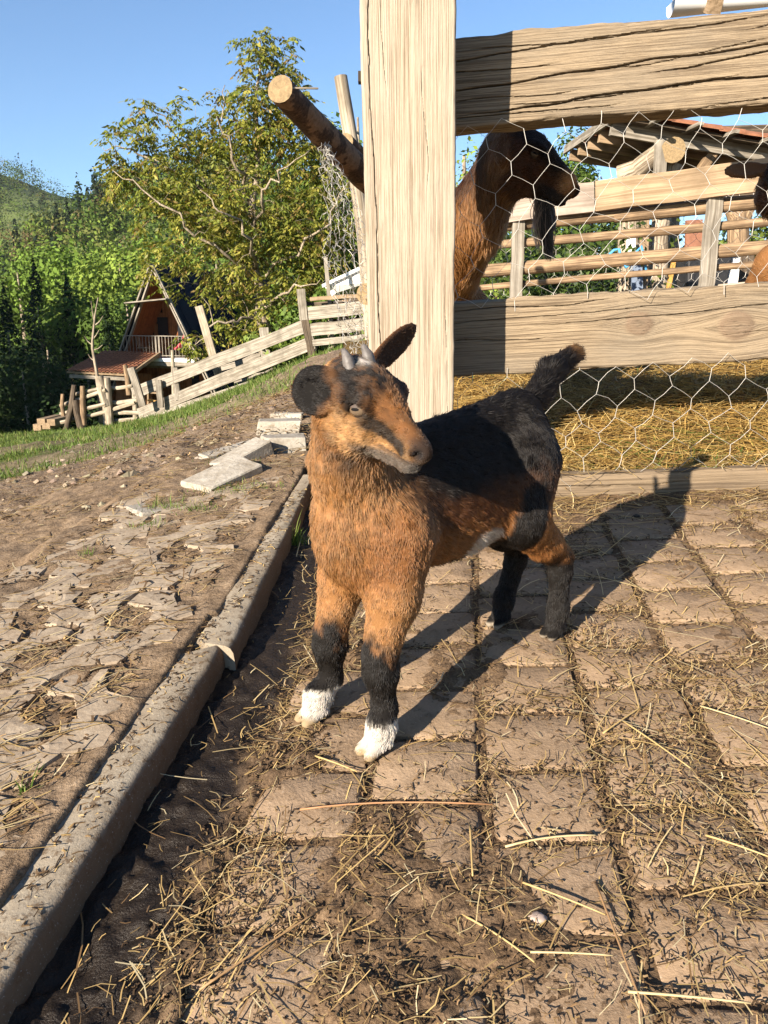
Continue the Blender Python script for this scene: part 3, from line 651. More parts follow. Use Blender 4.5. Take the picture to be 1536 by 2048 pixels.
# ================================================================== ANIMALS (signed-distance bodies, hair curves)
class Body:
    def __init__(s): s.p = []
    def cone(s, a, b, ra, rb, k=.02, tag='body', flow=None):
        a, b = np.asarray(a, float), np.asarray(b, float); s.p.append(('c', a, b, ra, rb, k, tag, nrm(b - a) if flow is None else nrm(flow), 1))
    def ell(s, c, rad, fr=None, k=.02, tag='body', flow=(0, 0, -1), sign=1):
        fr = np.eye(3) if fr is None else np.asarray(fr, float); s.p.append(('e', np.asarray(c, float), fr, np.asarray(rad, float), 0, k, tag, nrm(flow), sign))
    def prim(s, q, X):
        if q[0] == 'c':
            a, b, ra, rb = q[1:5]; ab = b - a; t = np.clip(((X - a) @ ab) / (ab @ ab + 1e-12), 0, 1)
            return np.linalg.norm(X - a - t[..., None] * ab, axis=-1) - (ra + (rb - ra) * t)
        c, fr, rad = q[1:4]; L = (X - c) @ fr.T; k0 = np.linalg.norm(L / rad, axis=-1); k1 = np.linalg.norm(L / rad ** 2, axis=-1)
        return k0 * (k0 - 1) / (k1 + 1e-9)
    def bbox(s, q):
        if q[0] == 'c': m = max(q[3], q[4]); return np.minimum(q[1], q[2]) - m, np.maximum(q[1], q[2]) + m
        m = q[3].max(); return q[1] - m, q[1] + m
    def mesh(s, vox):
        import openvdb
        bb = [s.bbox(q) for q in s.p if q[8] > 0]; lo = np.min([b_[0] for b_ in bb], 0) - .02; hi = np.max([b_[1] for b_ in bb], 0) + .02
        n = np.ceil((hi - lo) / vox).astype(int) + 1; D = np.full(n, .06, np.float32)
        for q in s.p:
            k = q[5]; l_, h_ = s.bbox(q); mg = k + .012 + (.02 if q[0] == 'e' else 0)
            i0 = np.clip(np.floor((l_ - mg - lo) / vox).astype(int), 0, n - 1); i1 = np.clip(np.ceil((h_ + mg - lo) / vox).astype(int) + 1, 1, n)
            G = np.stack(np.meshgrid(*[lo[a] + np.arange(i0[a], i1[a]) * vox for a in range(3)], indexing='ij'), -1)
            d = s.prim(q, G).astype(np.float32); sl_ = tuple(slice(i0[a], i1[a]) for a in range(3)); o = D[sl_]
            if q[8] > 0:
                h = np.clip(.5 + .5 * (o - d) / k, 0, 1); D[sl_] = o * (1 - h) + d * h - k * h * (1 - h)
            else:
                h = np.clip(.5 - .5 * (o + d) / k, 0, 1); D[sl_] = o * (1 - h) - d * h + k * h * (1 - h)
        g = openvdb.FloatGrid(); g.background = .06; g.copyFromArray(D); 
        P, Q = g.convertToQuads(0.)
        P = np.asarray(P, float) * vox + lo; Q = np.asarray(Q, np.int64)
        return P, Q
    def info(s, X):
        """blended hair flow, and soft membership per tag"""
        w_all, fl, tags = 0, np.zeros_like(X), {}
        for q in s.p:
            if q[8] < 0: continue
            w = np.exp(-np.clip(s.prim(q, X), -.02, .5) / .009); fl += w[:, None] * q[7]; tags[q[6]] = tags.get(q[6], 0) + w; w_all = w_all + w
        return nrm(fl), {k: v / w_all for k, v in tags.items()}
def vert_normals(P, Q):
    n = np.cross(P[Q[:, 2]] - P[Q[:, 0]], P[Q[:, 3]] - P[Q[:, 1]]); o = np.zeros_like(P)
    for k in range(4): np.add.at(o, Q[:, k], n)
    return nrm(o)
b = NB('fur'); hb = b.n('BsdfHairPrincipled'); hb.parametrization = 'COLOR'
b.set(hb.inputs['Color'], b.attr('Col')); hb.inputs['Roughness'].default_value = .42; hb.inputs['Radial Roughness'].default_value = .55; hb.inputs['Random Roughness'].default_value = .2
df = b.n('BsdfDiffuse'); b.set(df.inputs[0], b.attr('Col')); mxs = b.n('MixShader'); mxs.inputs[0].default_value = .6
b.t.links.new(hb.outputs[0], mxs.inputs[1]); b.t.links.new(df.outputs[0], mxs.inputs[2]); b.t.links.new(mxs.outputs[0], b.out.inputs[0])
M['fur'] = b.m
M['skin'] = colmat('animal_skin', .85, 0, None, .15)
def fur(name, body, P, Q, N, count, colf, lenf, parent, rad=.00032, seed=0, wild=.18, lift=.16, grav=.15, npt=4, clump=120.):
    r_ = np.random.default_rng(seed)
    area = .5 * np.linalg.norm(np.cross(P[Q[:, 2]] - P[Q[:, 0]], P[Q[:, 3]] - P[Q[:, 1]]), axis=1)
    cen = P[Q].mean(1); _, tg = body.info(cen); ln = lenf(cen, tg)
    w = area * (1 + 2.6 * tg.get('head', 0)) * (ln > .0008); f = r_.choice(len(Q), count, p=w / w.sum())
    a, c = r_.random(count), r_.random(count); q = Q[f]
    def bil(A): return ((1 - a) * (1 - c))[:, None] * A[q[:, 0]] + (a * (1 - c))[:, None] * A[q[:, 1]] + (a * c)[:, None] * A[q[:, 2]] + ((1 - a) * c)[:, None] * A[q[:, 3]]
    X = bil(P); n = nrm(bil(N)); fl, tg = body.info(X)
    L = lenf(X, tg) * r_.uniform(.65, 1.25, count); colr, _ = colf(X, tg, n)
    # clumping: a slowly varying swirl plus single-hair scatter
    cf = clump; sw = np.stack([fbm(X[:, 0] * cf, X[:, 1] * cf, X[:, 2] * cf, seed=seed + k, o=2) - .5 for k in range(3)], -1) * 1.0
    tone = .62 + .8 * vn(X[:, 0] * cf * 2.1, X[:, 1] * cf * 2.1, X[:, 2] * cf * 1.2, seed=seed + 9)
    fl = fl - n * (fl * n).sum(1, keepdims=True); fl = nrm(fl + 1e-4)
    d0 = nrm(fl + n * lift + sw * 1.1 + r_.normal(0, wild, X.shape) + np.array([0, 0, -grav]))
    dn = (d0 * n).sum(1, keepdims=True); d0 = nrm(d0 + n * np.clip(.2 - dn, 0, 2))
    d1 = nrm(d0 + fl * .55 + np.array([0, 0, -grav * 1.5]) + sw * .9 - n * .12)
    pts = np.zeros((count, npt, 3), np.float32); tt = np.linspace(0, 1, npt)
    for k, t_ in enumerate(tt): pts[:, k] = X - n * .0004 + d0 * (L * t_)[:, None] + (d1 - d0) * (L * t_ * t_ * .6)[:, None]
    hc = bpy.data.hair_curves.new(name); hc.add_curves([npt] * count)
    hc.points.foreach_set('position', (pts - BASE[parent.name].astype(np.float32)).reshape(-1))
    at_ = hc.attributes.get('radius') or hc.attributes.new('radius', 'FLOAT', 'POINT')
    at_.data.foreach_set('value', (np.broadcast_to(rad * np.interp(tt, [0, .5, 1], [1, .85, .18]), (count, npt)) * r_.uniform(.7, 1.3, (count, 1))).astype(np.float32).reshape(-1))
    colr = np.clip(colr * tone[:, None] * r_.uniform(.7, 1.25, (count, 1)) * r_.uniform(.95, 1.05, (count, 3)), .003, .95)
    ca = hc.attributes.new('Col', 'FLOAT_COLOR', 'CURVE'); c4 = np.ones((count, 4), np.float32); c4[:, :3] = colr; ca.data.foreach_set('color', c4.reshape(-1))
    hc.materials.append(M['fur']); o = link(bpy.data.objects.new(name, hc), parent); return o
def head_prims(B, O, fw, lf, up, HL, mz=1.):
    """head in its own frame: fw from the nape to the nose, lf to the animal's left"""
    fr = np.stack([fw, lf, up]); L_ = lambda x, y, z: O + HL * (x * fw + y * lf + z * up)
    el = lambda c, r, k=.014, fl=None, tag='head', sg=1: B.ell(L_(*c), np.array(r) * HL, fr, k, tag, (-fw if fl is None else fl), sg)
    el((.24, 0, .06), (.27, .225, .215)); el((.40, 0, .02), (.24, .20, .20))
    B.cone(L_(.40, 0, .095), L_(.84, 0, -.045 + .03 * (mz > 1)), .138 * HL * mz, .080 * HL * mz, .02, 'head', -fw)
    el((.87, 0, -.085), (.108, .074 * mz, .082)); el((.93, 0, -.060), (.062, .068 * mz, .058), .008)
    B.cone(L_(.30, 0, -.17), L_(.80, 0, -.205), .160 * HL, .060 * HL, .022, 'head', -fw)
    el((.84, 0, -.205), (.085, .062, .048), .008)
    for s in (1, -1):
        el((.34, s * .14, -.09), (.21, .085, .19)); el((.45, s * .175, .125), (.10, .05, .05), .012)
        el((.455, s * .20, .055), (.07, .035, .055), .008, sg=-1)               # eye socket
        B.ell(L_(.948, s * .060, -.056), np.array((.052, .022, .024)) * HL, np.stack([nrm(fw + .9 * up + s * .2 * lf), nrm(lf), np.cross(nrm(fw + .9 * up + s * .2 * lf), nrm(lf))]), .003, 'head', -fw, -1)            # nostril
        el((.90, s * .105, -.150), (.12, .03, .010), .004, sg=-1)               # mouth line
        el((.70, s * .115, -.140), (.10, .025, .009), .004, sg=-1)
    return L_
def ear_prims(B, base, tip, wid, face, thick, tag):
    """leaf-shaped ear from base to tip, its hollow turned towards 'face'"""
    base, tip = np.asarray(base, float), np.asarray(tip, float); d = nrm(tip - base); L = np.linalg.norm(tip - base); fc = nrm(face - d * np.dot(face, d)); sd = np.cross(d, fc)
    fr = np.stack([d, sd, fc]); B.ell(base + d * L * .52, (L * .54, wid / 2, thick), fr, .006, tag, d)
    B.cone(base - d * .006, base + d * L * .25, wid * .28, wid * .22, .008, tag, d)
    B.ell(base + d * L * .50 + fc * thick * 1.3, (L * .44, wid * .36, thick * 1.15), fr, .004, tag, d, -1)
def eyeball(parent, c, r, out, fw, up, iris=(.12, .085, .055)):
    """eye with iris and a flat slit pupil; 'out' looks away from the head"""
    out = nrm(out); fw = nrm(fw - out * np.dot(fw, out)); up = np.cross(out, fw); V, F = [], []; nu, nv = 20, 12
    for i in range(nv + 1):
        ph = math.pi * i / nv
        for j in range(nu): th = 2 * math.pi * j / nu; V.append(c + r * (out * math.cos(ph) * .9 + (fw * math.cos(th) * 1.25 + up * math.sin(th)) * math.sin(ph)))
    for i in range(nv):
        for j in range(nu): F.append((i * nu + j, i * nu + (j + 1) % nu, (i + 1) * nu + (j + 1) % nu, (i + 1) * nu + j))
    V = np.array(V); ca = ((V - c) @ out) / r; cl = np.where((ca > .52)[:, None], np.array(iris), np.array([.06, .04, .03]))
    e = mesh_np('eye', V, F, M['eye'], parent, cols=cl, smooth=True)
    V, F = [], []; n = 7
    for i in range(n):
        x = (i / (n - 1) - .5) * 1.05 * r
        for s in (-1, 1):
            y = s * r * .17 * (1 - (2 * i / (n - 1) - 1) ** 4 * .6) + .16 * r; q = math.sqrt(max(0, 1 - (x / r / 1.25) ** 2 - (y / r) ** 2)) * .9 + .035; V.append(c + fw * x + up * y + out * r * q)
    for i in range(n - 1): F.append((2 * i, 2 * i + 1, 2 * i + 3, 2 * i + 2))
    mesh_np('pupil', V, F, M['pupil'], e)
    for nm_, lo_, hi_ in (('upper_eyelid', .36, 1.25), ('lower_eyelid', -1.25, -.62)):             # lids: strips of a slightly larger shell
        V, F = [], []; nu = 15
        for j in range(5):
            for i in range(nu):
                th = (i / (nu - 1) - .5) * 2.7; ph = lo_ + (hi_ - lo_) * j / 4; k = 1.0 - .45 * (abs(th) / 1.35) ** 2
                y = math.sin(ph * (k if nm_[0] == 'u' else 1)) ; y = y if nm_[0] == 'u' else y * k
                V.append(c + r * 1.12 * (fw * math.sin(th) * 1.3 * math.cos(ph * .8) + up * y + out * math.cos(th) * math.cos(ph) * .92))
        for j in range(4):
            for i in range(nu - 1): F.append((j * nu + i, j * nu + i + 1, (j + 1) * nu + i + 1, (j + 1) * nu + i))
        mesh_np(nm_, V, F, M['lid'], e, smooth=True)
    return e
b = NB('eye'); b.done(b.attr('Col'), .12, None, .5); M['eye'] = b.m
M['lid'] = simple('eyelid_skin', (.06, .042, .034), .4, 200, .6)
M['pupil'] = NB('pupil').done((.006, .006, .007), .15)
M['horn'] = simple('horn', (.12, .108, .10), .45, 60, .5, .5, .002, c2=(.045, .04, .037))
def horn(parent, pts, r0, r1=.002):
    m = MB(); n = 9; pts = np.asarray(pts, float); t = np.linspace(0, 1, n); tp = np.linspace(0, 1, len(pts)); P = np.stack([np.interp(t, tp, pts[:, k]) for k in range(3)], -1)
    m.tube(P, r1 * .6 + r0 * np.sqrt(np.maximum(1 - t, 0)) * .95 + .0005 * np.sin(t * 40), 12); o = m.build('horn', M['horn'], parent, True); return o
def mixc(a, b_, w): return a * (1 - w[:, None]) + np.asarray(b_) * w[:, None]
# ------------------------------------------------------------------ the kid
FM = np.array([-.046, .955]); AX = np.array([.762, .648]); LFT = np.array([.648, -.762]); ZF, ZS = .111, .139
def KB(s, l, z):
    q = FM + AX * s + LFT * l; return np.array([q[0], q[1], ZF + ZS * s + z])
a3, l3 = np.array([*AX, .0]), np.array([*LFT, 0.]); u3 = np.array([0, 0, 1.]); FRB = np.stack([a3, l3, u3])
kid = thing('kid_goat', KB(.18, 0, 0), 'brown and black kid goat with white front feet standing on the paving', 'kid goat')
B = Body()
# trunk
B.ell(KB(.05, 0, .278), (.080, .061, .088), FRB, .03, 'body', (*AX, -.5)); B.ell(KB(.16, 0, .278), (.13, .070, .086), FRB, .03, 'body', (*AX, -.35))
B.ell(KB(.235, 0, .285), (.105, .064, .082), FRB, .03, 'body', (*AX, -.35)); B.ell(KB(.314, 0, .316), (.060, .058, .076), FRB, .03, 'body', (*AX * .5, -.8))
B.cone(KB(.045, 0, .362), KB(.318, 0, .370), .032, .030, .03, 'body', (*AX, -.1)); B.ell(KB(.004, 0, .278), (.042, .047, .058), FRB, .03, 'chest', (0, 0, -1))
# neck and head
HO = np.array([-.062, .928, .588]); hf = nrm(np.array([.69, -.62, -.40])); hl = np.array([.66, .70, .15]); hl = nrm(hl - hf * np.dot(hl, hf)); hu = np.cross(hf, hl)
HL = .168
nk = HO + hf * .035 - hu * .02
nm_ = np.array([-.044, .945, .485])
B.cone(KB(.02, 0, .32), nm_, .053, .043, .03, 'neck', (0, -.3, -1)); B.cone(nm_, nk, .043, .040, .025, 'neck', (0, -.2, -1))
HP = head_prims(B, HO, hf, hl, hu, HL)
# ears: right one held out sideways, hollow to the viewer; left one pricked back
eR0, eR1 = HP(.30, -.20, .085), at(590, 772, .895); ear_prims(B, eR0, eR1, .058, np.array([.15, -1., .1]), .0085, 'earR')
eL0, eL1 = HP(.16, .19, .12), at(827, 655, 1.02); ear_prims(B, eL0, eL1, .031, np.array([.75, -.55, .1]), .0065, 'earL')
# legs
def leg(pts, rads, tag):
    for i in range(len(pts) - 1): B.cone(pts[i], pts[i + 1], rads[i], rads[i + 1], .012 if i else .03, tag)
hoofs = {'fr': (-.006, -.062), 'fl': (.006, .061), 'hr': (.363, -.046), 'hl': (.388, .047)}
for nm, sg in (('fr', -1), ('fl', 1)):
    s, l = hoofs[nm]; 
    leg([KB(.045, sg * .045, .27), KB(.032, sg * .052, .20), KB(.008, sg * .053, .128), KB(.008, sg * .055, .105), KB(.012, sg * .058, .055), KB(s - .002, l, .035), KB(s - .012, l, .016)],
        [.048, .034, .0210, .0215, .0145, .0175, .0160], 'leg_' + nm)
    for q in (-1, 1): B.cone(KB(s - .004, l + q * .007, .016), KB(s - .029, l + q * .009, .0075), .0122, .0080, .003, 'hoof')
for nm, sg in (('hr', -1), ('hl', 1)):
    s, l = hoofs[nm]
    leg([KB(.305, sg * .034, .30), KB(.285, sg * .046, .225), KB(.35, sg * .043, .165), KB(.392, sg * .043, .128), KB(.390, sg * .045, .105), KB(s + .002, l, .045), KB(s - .006, l, .018)],
        [.052, .042, .027, .0185, .0165, .0150, .0150], 'leg_' + nm)
    for q in (-1, 1): B.cone(KB(s - .002, l + q * .006, .015), KB(s - .023, l + q * .008, .007), .0105, .0072, .003, 'hoof')
# tail
tb, tt_ = KB(.366, 0, .384), at(1146, 708, 1.27)
tm_ = tb * .5 + tt_ * .5 + np.array([-.006, 0, .006])
B.cone(tb, tm_, .019, .018, .02, 'tail'); B.cone(tm_, tt_, .018, .013, .01, 'tail')
P, Q = B.mesh(.0029); N = vert_normals(P, Q)
BRN, DBR, BLK, WHT, TAN, GRY = [np.array(c) for c in ((.185, .078, .026), (.045, .018, .008), (.0075, .006, .005), (.46, .42, .36), (.29, .15, .056), (.085, .078, .070))]
def kid_col(X, tg, n):
    rel = X[:, :2] - FM; s = rel @ AX; l = rel @ LFT; zr_ = X[:, 2] - plane(X[:, 0], X[:, 1])
    nz = fbm(X[:, 0] * 45, X[:, 1] * 45, X[:, 2] * 45, seed=70) - .5; n2 = fbm(X[:, 0] * 130, X[:, 1] * 130, X[:, 2] * 130, seed=71, o=2) - .5
    c = np.broadcast_to(BRN, X.shape) * (1 + .5 * nz[:, None])
    g = lambda k: tg.get(k, np.zeros(len(X)))
    zb = X[:, 2] - (ZF + ZS * s)
    trunk = np.clip(g('body') + g('tail') + g('leg_hl') + g('leg_hr'), 0, 1)
    c = mixc(c, DBR, sstep(.235, .275, zb + nz * .06) * trunk * sstep(.03, .10, s) * .9)
    c = mixc(c, BLK, sstep(.262, .312, zb + nz * .05 - .12 * np.abs(l)) * trunk * sstep(.0, .06, s))
    under = g('body') * (1 - sstep(.195, .215, zb + nz * .03)) * sstep(.06, .1, s); c = mixc(c, BLK, under)
    wp = np.exp(-((s - .20) / .038) ** 2 - ((zb - .216) / .026) ** 2); c = mixc(c, WHT, sstep(.35, .6, wp + nz * .3) * g('body'))
    c = mixc(c, BLK, sstep(.3, .6, np.exp(-((s - .272 - .25 * (zb - .25)) / .03) ** 2) * (1 - sstep(.24, .34, zb)) + nz * .5) * np.clip(g('body') + g('leg_hl') + g('leg_hr'), 0, 1))
    # lower neck shading of the coat: lighter chest
    c = mixc(c, TAN * .85, np.clip(g('chest') + g('neck'), 0, 1) * .65)
    for nm in ('fr', 'fl'):
        w = sstep(.35, .6, g('leg_' + nm) + g('hoof')) * (s < .2) * (np.sign(l) == (1 if nm == 'fl' else -1)); s0 = (X[:, :2] - (FM + AX * hoofs[nm][0] + LFT * hoofs[nm][1])) @ AX
        c = mixc(c, TAN, w * sstep(.13, .16, zr_) * (1 - sstep(.2, .25, zr_)) * .5)
        c = mixc(c, BLK, w * (1 - sstep(.128, .158, zr_ + nz * .05 + n2 * .03 + .9 * s0))); c = mixc(c, WHT, w * (1 - sstep(.044, .050, zr_ + n2 * .014)))
    for nm in ('hr', 'hl'):
        w = sstep(.35, .6, g('leg_' + nm) + g('hoof')) * (s > .2) * (np.sign(l) == (1 if nm == 'hl' else -1)); zt = .160 if nm == 'hl' else .25
        c = mixc(c, BLK, w * (1 - sstep(zt - .03, zt, zr_ + nz * .03)) * (1 - .0))
        if nm == 'hr': c = mixc(c, BLK, w * sstep(.3, .6, g('leg_hr')) * .9)
    hoof = sstep(.5, .75, g('hoof')); front = (s < .2); c = mixc(c, np.array([.34, .25, .145]), hoof * front * (1 - sstep(.014, .018, zr_))); c = mixc(c, np.array([.30, .25, .19]), hoof * (~front) * (1 - sstep(.007, .012, zr_)))
    c = mixc(c, BLK, hoof * (~front) * sstep(.007, .012, zr_))
    # head
    h = (X - HO) / HL; x, y, z = h @ hf, h @ hl, h @ hu; hd = sstep(.3, .6, g('head')); ay = np.abs(y)
    ch = np.broadcast_to(TAN, X.shape) * (1 + .4 * nz[:, None])
    spk = sstep(-.05, .10, n2 * 1.3 + nz * .4)
    fore = sstep(.03, .13, z - .17 * (x - .4) * 0 + (x - .45) * .30 - ay * .15)          # brow and bridge
    ch = mixc(ch, DBR * 1.5, fore * .8); ch = mixc(ch, BLK, fore * (1 - sstep(.55, .68, x)) * (.50 + .48 * spk))
    ch = mixc(ch, BRN * 1.0, fore * sstep(.5, .62, x) * (1 - sstep(.78, .9, x)) * (.85 - .5 * spk))
    stripe = np.exp(-((z + .36 * (x - .45) - .058) / .055) ** 2) * sstep(.36, .46, x) * (1 - sstep(.82, .90, x)) * sstep(.05, .1, ay); ch = mixc(ch, BLK * 1.5, np.clip(stripe * 1.9, 0, 1) * .97)
    brow = np.exp(-((x - .42) / .10) ** 2 - ((z - .14) / .05) ** 2) * sstep(.08, .14, ay); ch = mixc(ch, BLK * 1.6, np.clip(brow * 1.5, 0, .92))
    ring = np.exp(-((x - .40) / .09) ** 2 - ((z - .0) / .045) ** 2) * sstep(.1, .15, ay); ch = mixc(ch, TAN * 1.25, np.clip(ring, 0, .8))
    muz = sstep(.84, .94, x + n2 * .05); ch = mixc(ch, np.array([.022, .015, .012]), muz * .9)
    chin = sstep(.14, .20, -z - .10 * sstep(.2, .5, x) * 0 + (x - .6) * .10); ch = mixc(ch, GRY * .62, chin * sstep(.42, .55, x) * .9)
    nost = np.exp(-((x - .945) / .045) ** 2 - ((ay - .060) / .03) ** 2 - ((z + .056) / .032) ** 2); ch = mixc(ch, np.array([.012, .010, .010]), np.clip(nost * 1.5, 0, 1))
    lip = np.exp(-((z + .148 + .0 * x) / .012) ** 2) * sstep(.58, .66, x); ch = mixc(ch, np.array([.03, .022, .018]), lip * .85)
    eyer = np.exp(-((x - .455) / .085) ** 2 - ((z - .055) / .062) ** 2) * sstep(.13, .16, ay); ch = mixc(ch, np.array([.055, .04, .032]), sstep(.45, .7, eyer) * .9)
    thr = sstep(.14, .2, -z) * (1 - sstep(.3, .45, x)); ch = mixc(ch, GRY * .55, thr * .5)
    c = c * (1 - hd[:, None]) + ch * hd[:, None]
    thp = np.exp(-(((X - HP(.36, -.06, -.36)) ** 2).sum(1)) / .024 ** 2) * (1 - hd); c = mixc(c, BLK * 2, np.clip(thp * 1.4, 0, .9))  # throat patch: black fur plus the jaw's shadow painted into the coat
    tmp_ = np.exp(-(((X - HP(.30, -.20, .12)) ** 2).sum(1)) / .026 ** 2) * hd; c = mixc(c, BLK, np.clip(tmp_ * 1.5, 0, .95))
    star = np.exp(-(((X - HP(.28, .0, .27)) ** 2).sum(1)) / .008 ** 2); c = mixc(c, WHT * .8, np.clip(star, 0, .8))
    for k, b0, b1, fc in (('earR', eR0, eR1, np.array([.15, -1., .1])), ('earL', eL0, eL1, np.array([.75, -.55, .1]))):
        e = sstep(.4, .7, g(k)); inner = sstep(-.1, .3, n @ nrm(fc)); c = mixc(c, BLK * .8, e * np.clip(.55 + .45 * inner, 0, 1) * (1 if k == 'earR' else .75))
        if k == 'earL': c = mixc(c, BRN * .8, e * (1 - inner) * .8)
    tl = sstep(.4, .7, g('tail')); c = mixc(c, BLK * 1.2, tl * .75); tipw = np.exp(-(((X - tt_) ** 2).sum(1)) / .016 ** 2); c = mixc(c, TAN * .8, np.clip(tipw, 0, 1) * tl * sstep(-.2, .4, n @ np.array([-.3, -.7, .5])))
    return c, hd
def kid_len(X, tg):
    g = lambda k: tg.get(k, np.zeros(len(X))); L = np.full(len(X), .0118)
    L = L * (1 - g('neck') * .1); hd = g('head'); h = (X - HO) / HL; x, ay, z = h @ hf, np.abs(h @ hl), h @ hu
    L = L * (1 - hd) + hd * np.interp(x, [0, .3, .5, .8, .92, 1.], [.0080, .0062, .0050, .0040, .0030, .0014])
    for k in ('leg_fr', 'leg_fl', 'leg_hr', 'leg_hl'): L = L * (1 - g(k) * .48)
    L = L * (1 - .5 * sstep(.4, .7, g('hoof'))); zr_ = X[:, 2] - plane(X[:, 0], X[:, 1]); L = np.where((zr_ < .014) & (g('hoof') > .4), .0005, L)
    for k in ('earR', 'earL'): L = L * (1 - g(k) * .75)
    L = L * (1 + .25 * g('tail'))
    ey = np.exp(-((x - .455) / .075) ** 2 - ((z - .055) / .055) ** 2) * (ay > .12) * (hd > .3); L = np.where(ey > .45, .0004, L)
    return L
_, tg_ = B.info(P); cl, _ = kid_col(P, tg_, N)
skin = mesh_np('body', P, Q, M['skin'], kid, cols=cl * .7, smooth=True)
fur('coat', B, P, Q, N, 300000, kid_col, kid_len, kid, .00043, 3)
for s in (-1, 1):
    eyeball(kid, HP(.455, s * .168, .055), .0096, s * hl + .28 * hf, hf + .38 * hu, hu)
    h0 = HP(.25, s * .092, .215); horn(kid, [h0, h0 + hu * .011 - hf * .008, h0 + hu * .019 - hf * .018], .0070, .0026)
# ------------------------------------------------------------------ grown goats behind the netting
def grown(name, label, O, fw, lf, HLg, neck, chest, bax, seed, dark, beard, nfur, ears, wattle=True, hornp=None):
    fw = nrm(fw); lf = nrm(lf - fw * np.dot(lf, fw)); up = np.cross(fw, lf); bax = nrm(bax); bl = np.cross(bax, u3); bl = nrm(bl)
    chest = np.asarray(chest, float); zg = lambda p: float(terr0(np.array([p[0]]), np.array([p[1]]))[0])
    gz = zg(chest); root = thing(name, (chest[0] + bax[0] * .4, chest[1] + bax[1] * .4, zg(chest + bax * .4)), label, 'goat', None)
    B = Body(); fr = np.stack([bax, bl, u3])
    B.ell(chest + bax * .12, (.17, .14, .19), fr, .06, 'body', (*bax[:2], -.6)); B.ell(chest + bax * .42, (.30, .145, .20), fr, .06, 'body', (*bax[:2], -.5)); B.ell(chest + bax * .72, (.18, .145, .175), fr, .06, 'body', (*bax[:2], -.7))
    L_ = head_prims(B, O, fw, lf, up, HLg, 1.05)
    nb = L_(.18, 0, -.12)
    B.cone(chest + [0, 0, .04], neck, .105, .084, .05, 'neck', (0, -.1, -1)); B.cone(neck, nb, .082, .066, .05, 'neck', (0, -.1, -1))
    for (e0, e1, wd, fc, tgk) in ears: ear_prims(B, L_(*e0), e1, wd, np.asarray(fc, float), .010, tgk)
    for s in (1, -1):
        f0 = chest + bl * s * .10 + bax * .04; h0 = chest + bl * s * .10 + bax * .74; fz, hz = zg(f0), zg(h0)
        q = lambda p, z: np.array([p[0], p[1], z])
        zc = chest[2]
        for pts, rd, tg_k in (([q(f0, zc - .02), q(f0 + bax * .03, fz + .32), q(f0, fz + .28), q(f0 + bax * .01, fz + .07), q(f0 - bax * .03, fz + .02)], [.075, .042, .036, .026, .030], 'legf'),
                              ([q(h0, zc), q(h0 - bax * .09, fz * .5 + hz * .5 + .40), q(h0 + bax * .09, hz + .26), q(h0 + bax * .05, hz + .07), q(h0 + bax * .02, hz + .02)], [.11, .085, .034, .026, .030], 'legh')):
            for i in range(len(pts) - 1): B.cone(pts[i], pts[i + 1], rd[i], rd[i + 1], .03, tg_k)
    te = chest + bax * .90 + [0, 0, .10]; B.cone(te, te + bax * .05 + [0, 0, .10], .03, .02, .02, 'tail')
    if wattle is not None: w0 = wattle; B.cone(w0, w0 + np.array([.0, 0, -.035]), .011, .013, .01, 'neck')
    P, Q = B.mesh(.0065); N = vert_normals(P, Q)
    def colf(X, tg, n):
        g = lambda k: tg.get(k, np.zeros(len(X))); nz = fbm(X[:, 0] * 20, X[:, 1] * 20, X[:, 2] * 20, seed=seed) - .5
        h = (X - O) / HLg; x, y, z = h @ fw, h @ lf, h @ up; hd = sstep(.3, .6, g('head'))
        c = np.broadcast_to(np.array([.23, .105, .036]), X.shape) * (1 + .5 * nz[:, None]); c = mixc(c, BLK, sstep(.10, .17, X[:, 2] - chest[2] + nz * .05) * g('body'))
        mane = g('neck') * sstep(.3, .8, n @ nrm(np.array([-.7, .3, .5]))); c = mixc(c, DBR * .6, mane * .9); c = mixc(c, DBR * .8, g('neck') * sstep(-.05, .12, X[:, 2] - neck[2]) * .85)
        ch = np.broadcast_to(np.array([.06, .026, .013]) * dark, X.shape); ch = mixc(ch, BLK, sstep(.0, .12, z + (x - .45) * .32) * .9); ch = mixc(ch, np.array([.42, .20, .075]), np.exp(-((x - .87) / .075) ** 2 - ((z + .02) / .13) ** 2) * .95)
        ch = mixc(ch, BLK, sstep(.93, .99, x) * .9); ch = mixc(ch, BLK * 1.3, sstep(.12, .18, -z) * sstep(.5, .7, x) * .85); ch = mixc(ch, BLK, np.exp(-((z + .15) / .012) ** 2) * sstep(.6, .68, x) * .8)
        c = c * (1 - hd[:, None]) + ch * hd[:, None]; c = mixc(c, np.array([.12, .062, .03]) * dark, np.clip(g('earR') + g('earL'), 0, 1))
        c = mixc(c, BLK, sstep(.4, .7, g('legf') + g('legh')) * (1 - sstep(.25, .4, X[:, 2] - gz))); return c, hd
    def lenf(X, tg):
        g = lambda k: tg.get(k, np.zeros(len(X))); h = (X - O) / HLg; x = h @ fw
        L = np.full(len(X), .032) * (1 - g('head')) + g('head') * np.interp(x, [0, .3, .6, .9, 1.], [.028, .016, .011, .006, .002])
        return L * (1 - .85 * np.clip(g('earR') + g('earL'), 0, 1)) * (1 - .5 * np.clip(g('legf') + g('legh'), 0, 1))
    _, t_ = B.info(P); cl, _ = colf(P, t_, N); mesh_np('body', P, Q, M['skin'], root, cols=cl * .7, smooth=True)
    fur('coat', B, P, Q, N, nfur, colf, lenf, root, .0008, seed, .12, .10, .25, clump=45.)
    for s in (-1, 1):
        eyeball(root, L_(.455, s * .165, .055), .012, s * lf + .25 * fw, fw, up, (.07, .05, .03))
        if hornp: horn(root, [L_(.20, s * .10, .2), L_(.05, s * .16, .55), L_(-.25, s * .2, .75), L_(-.5, s * .24, .7)], .021, .005)
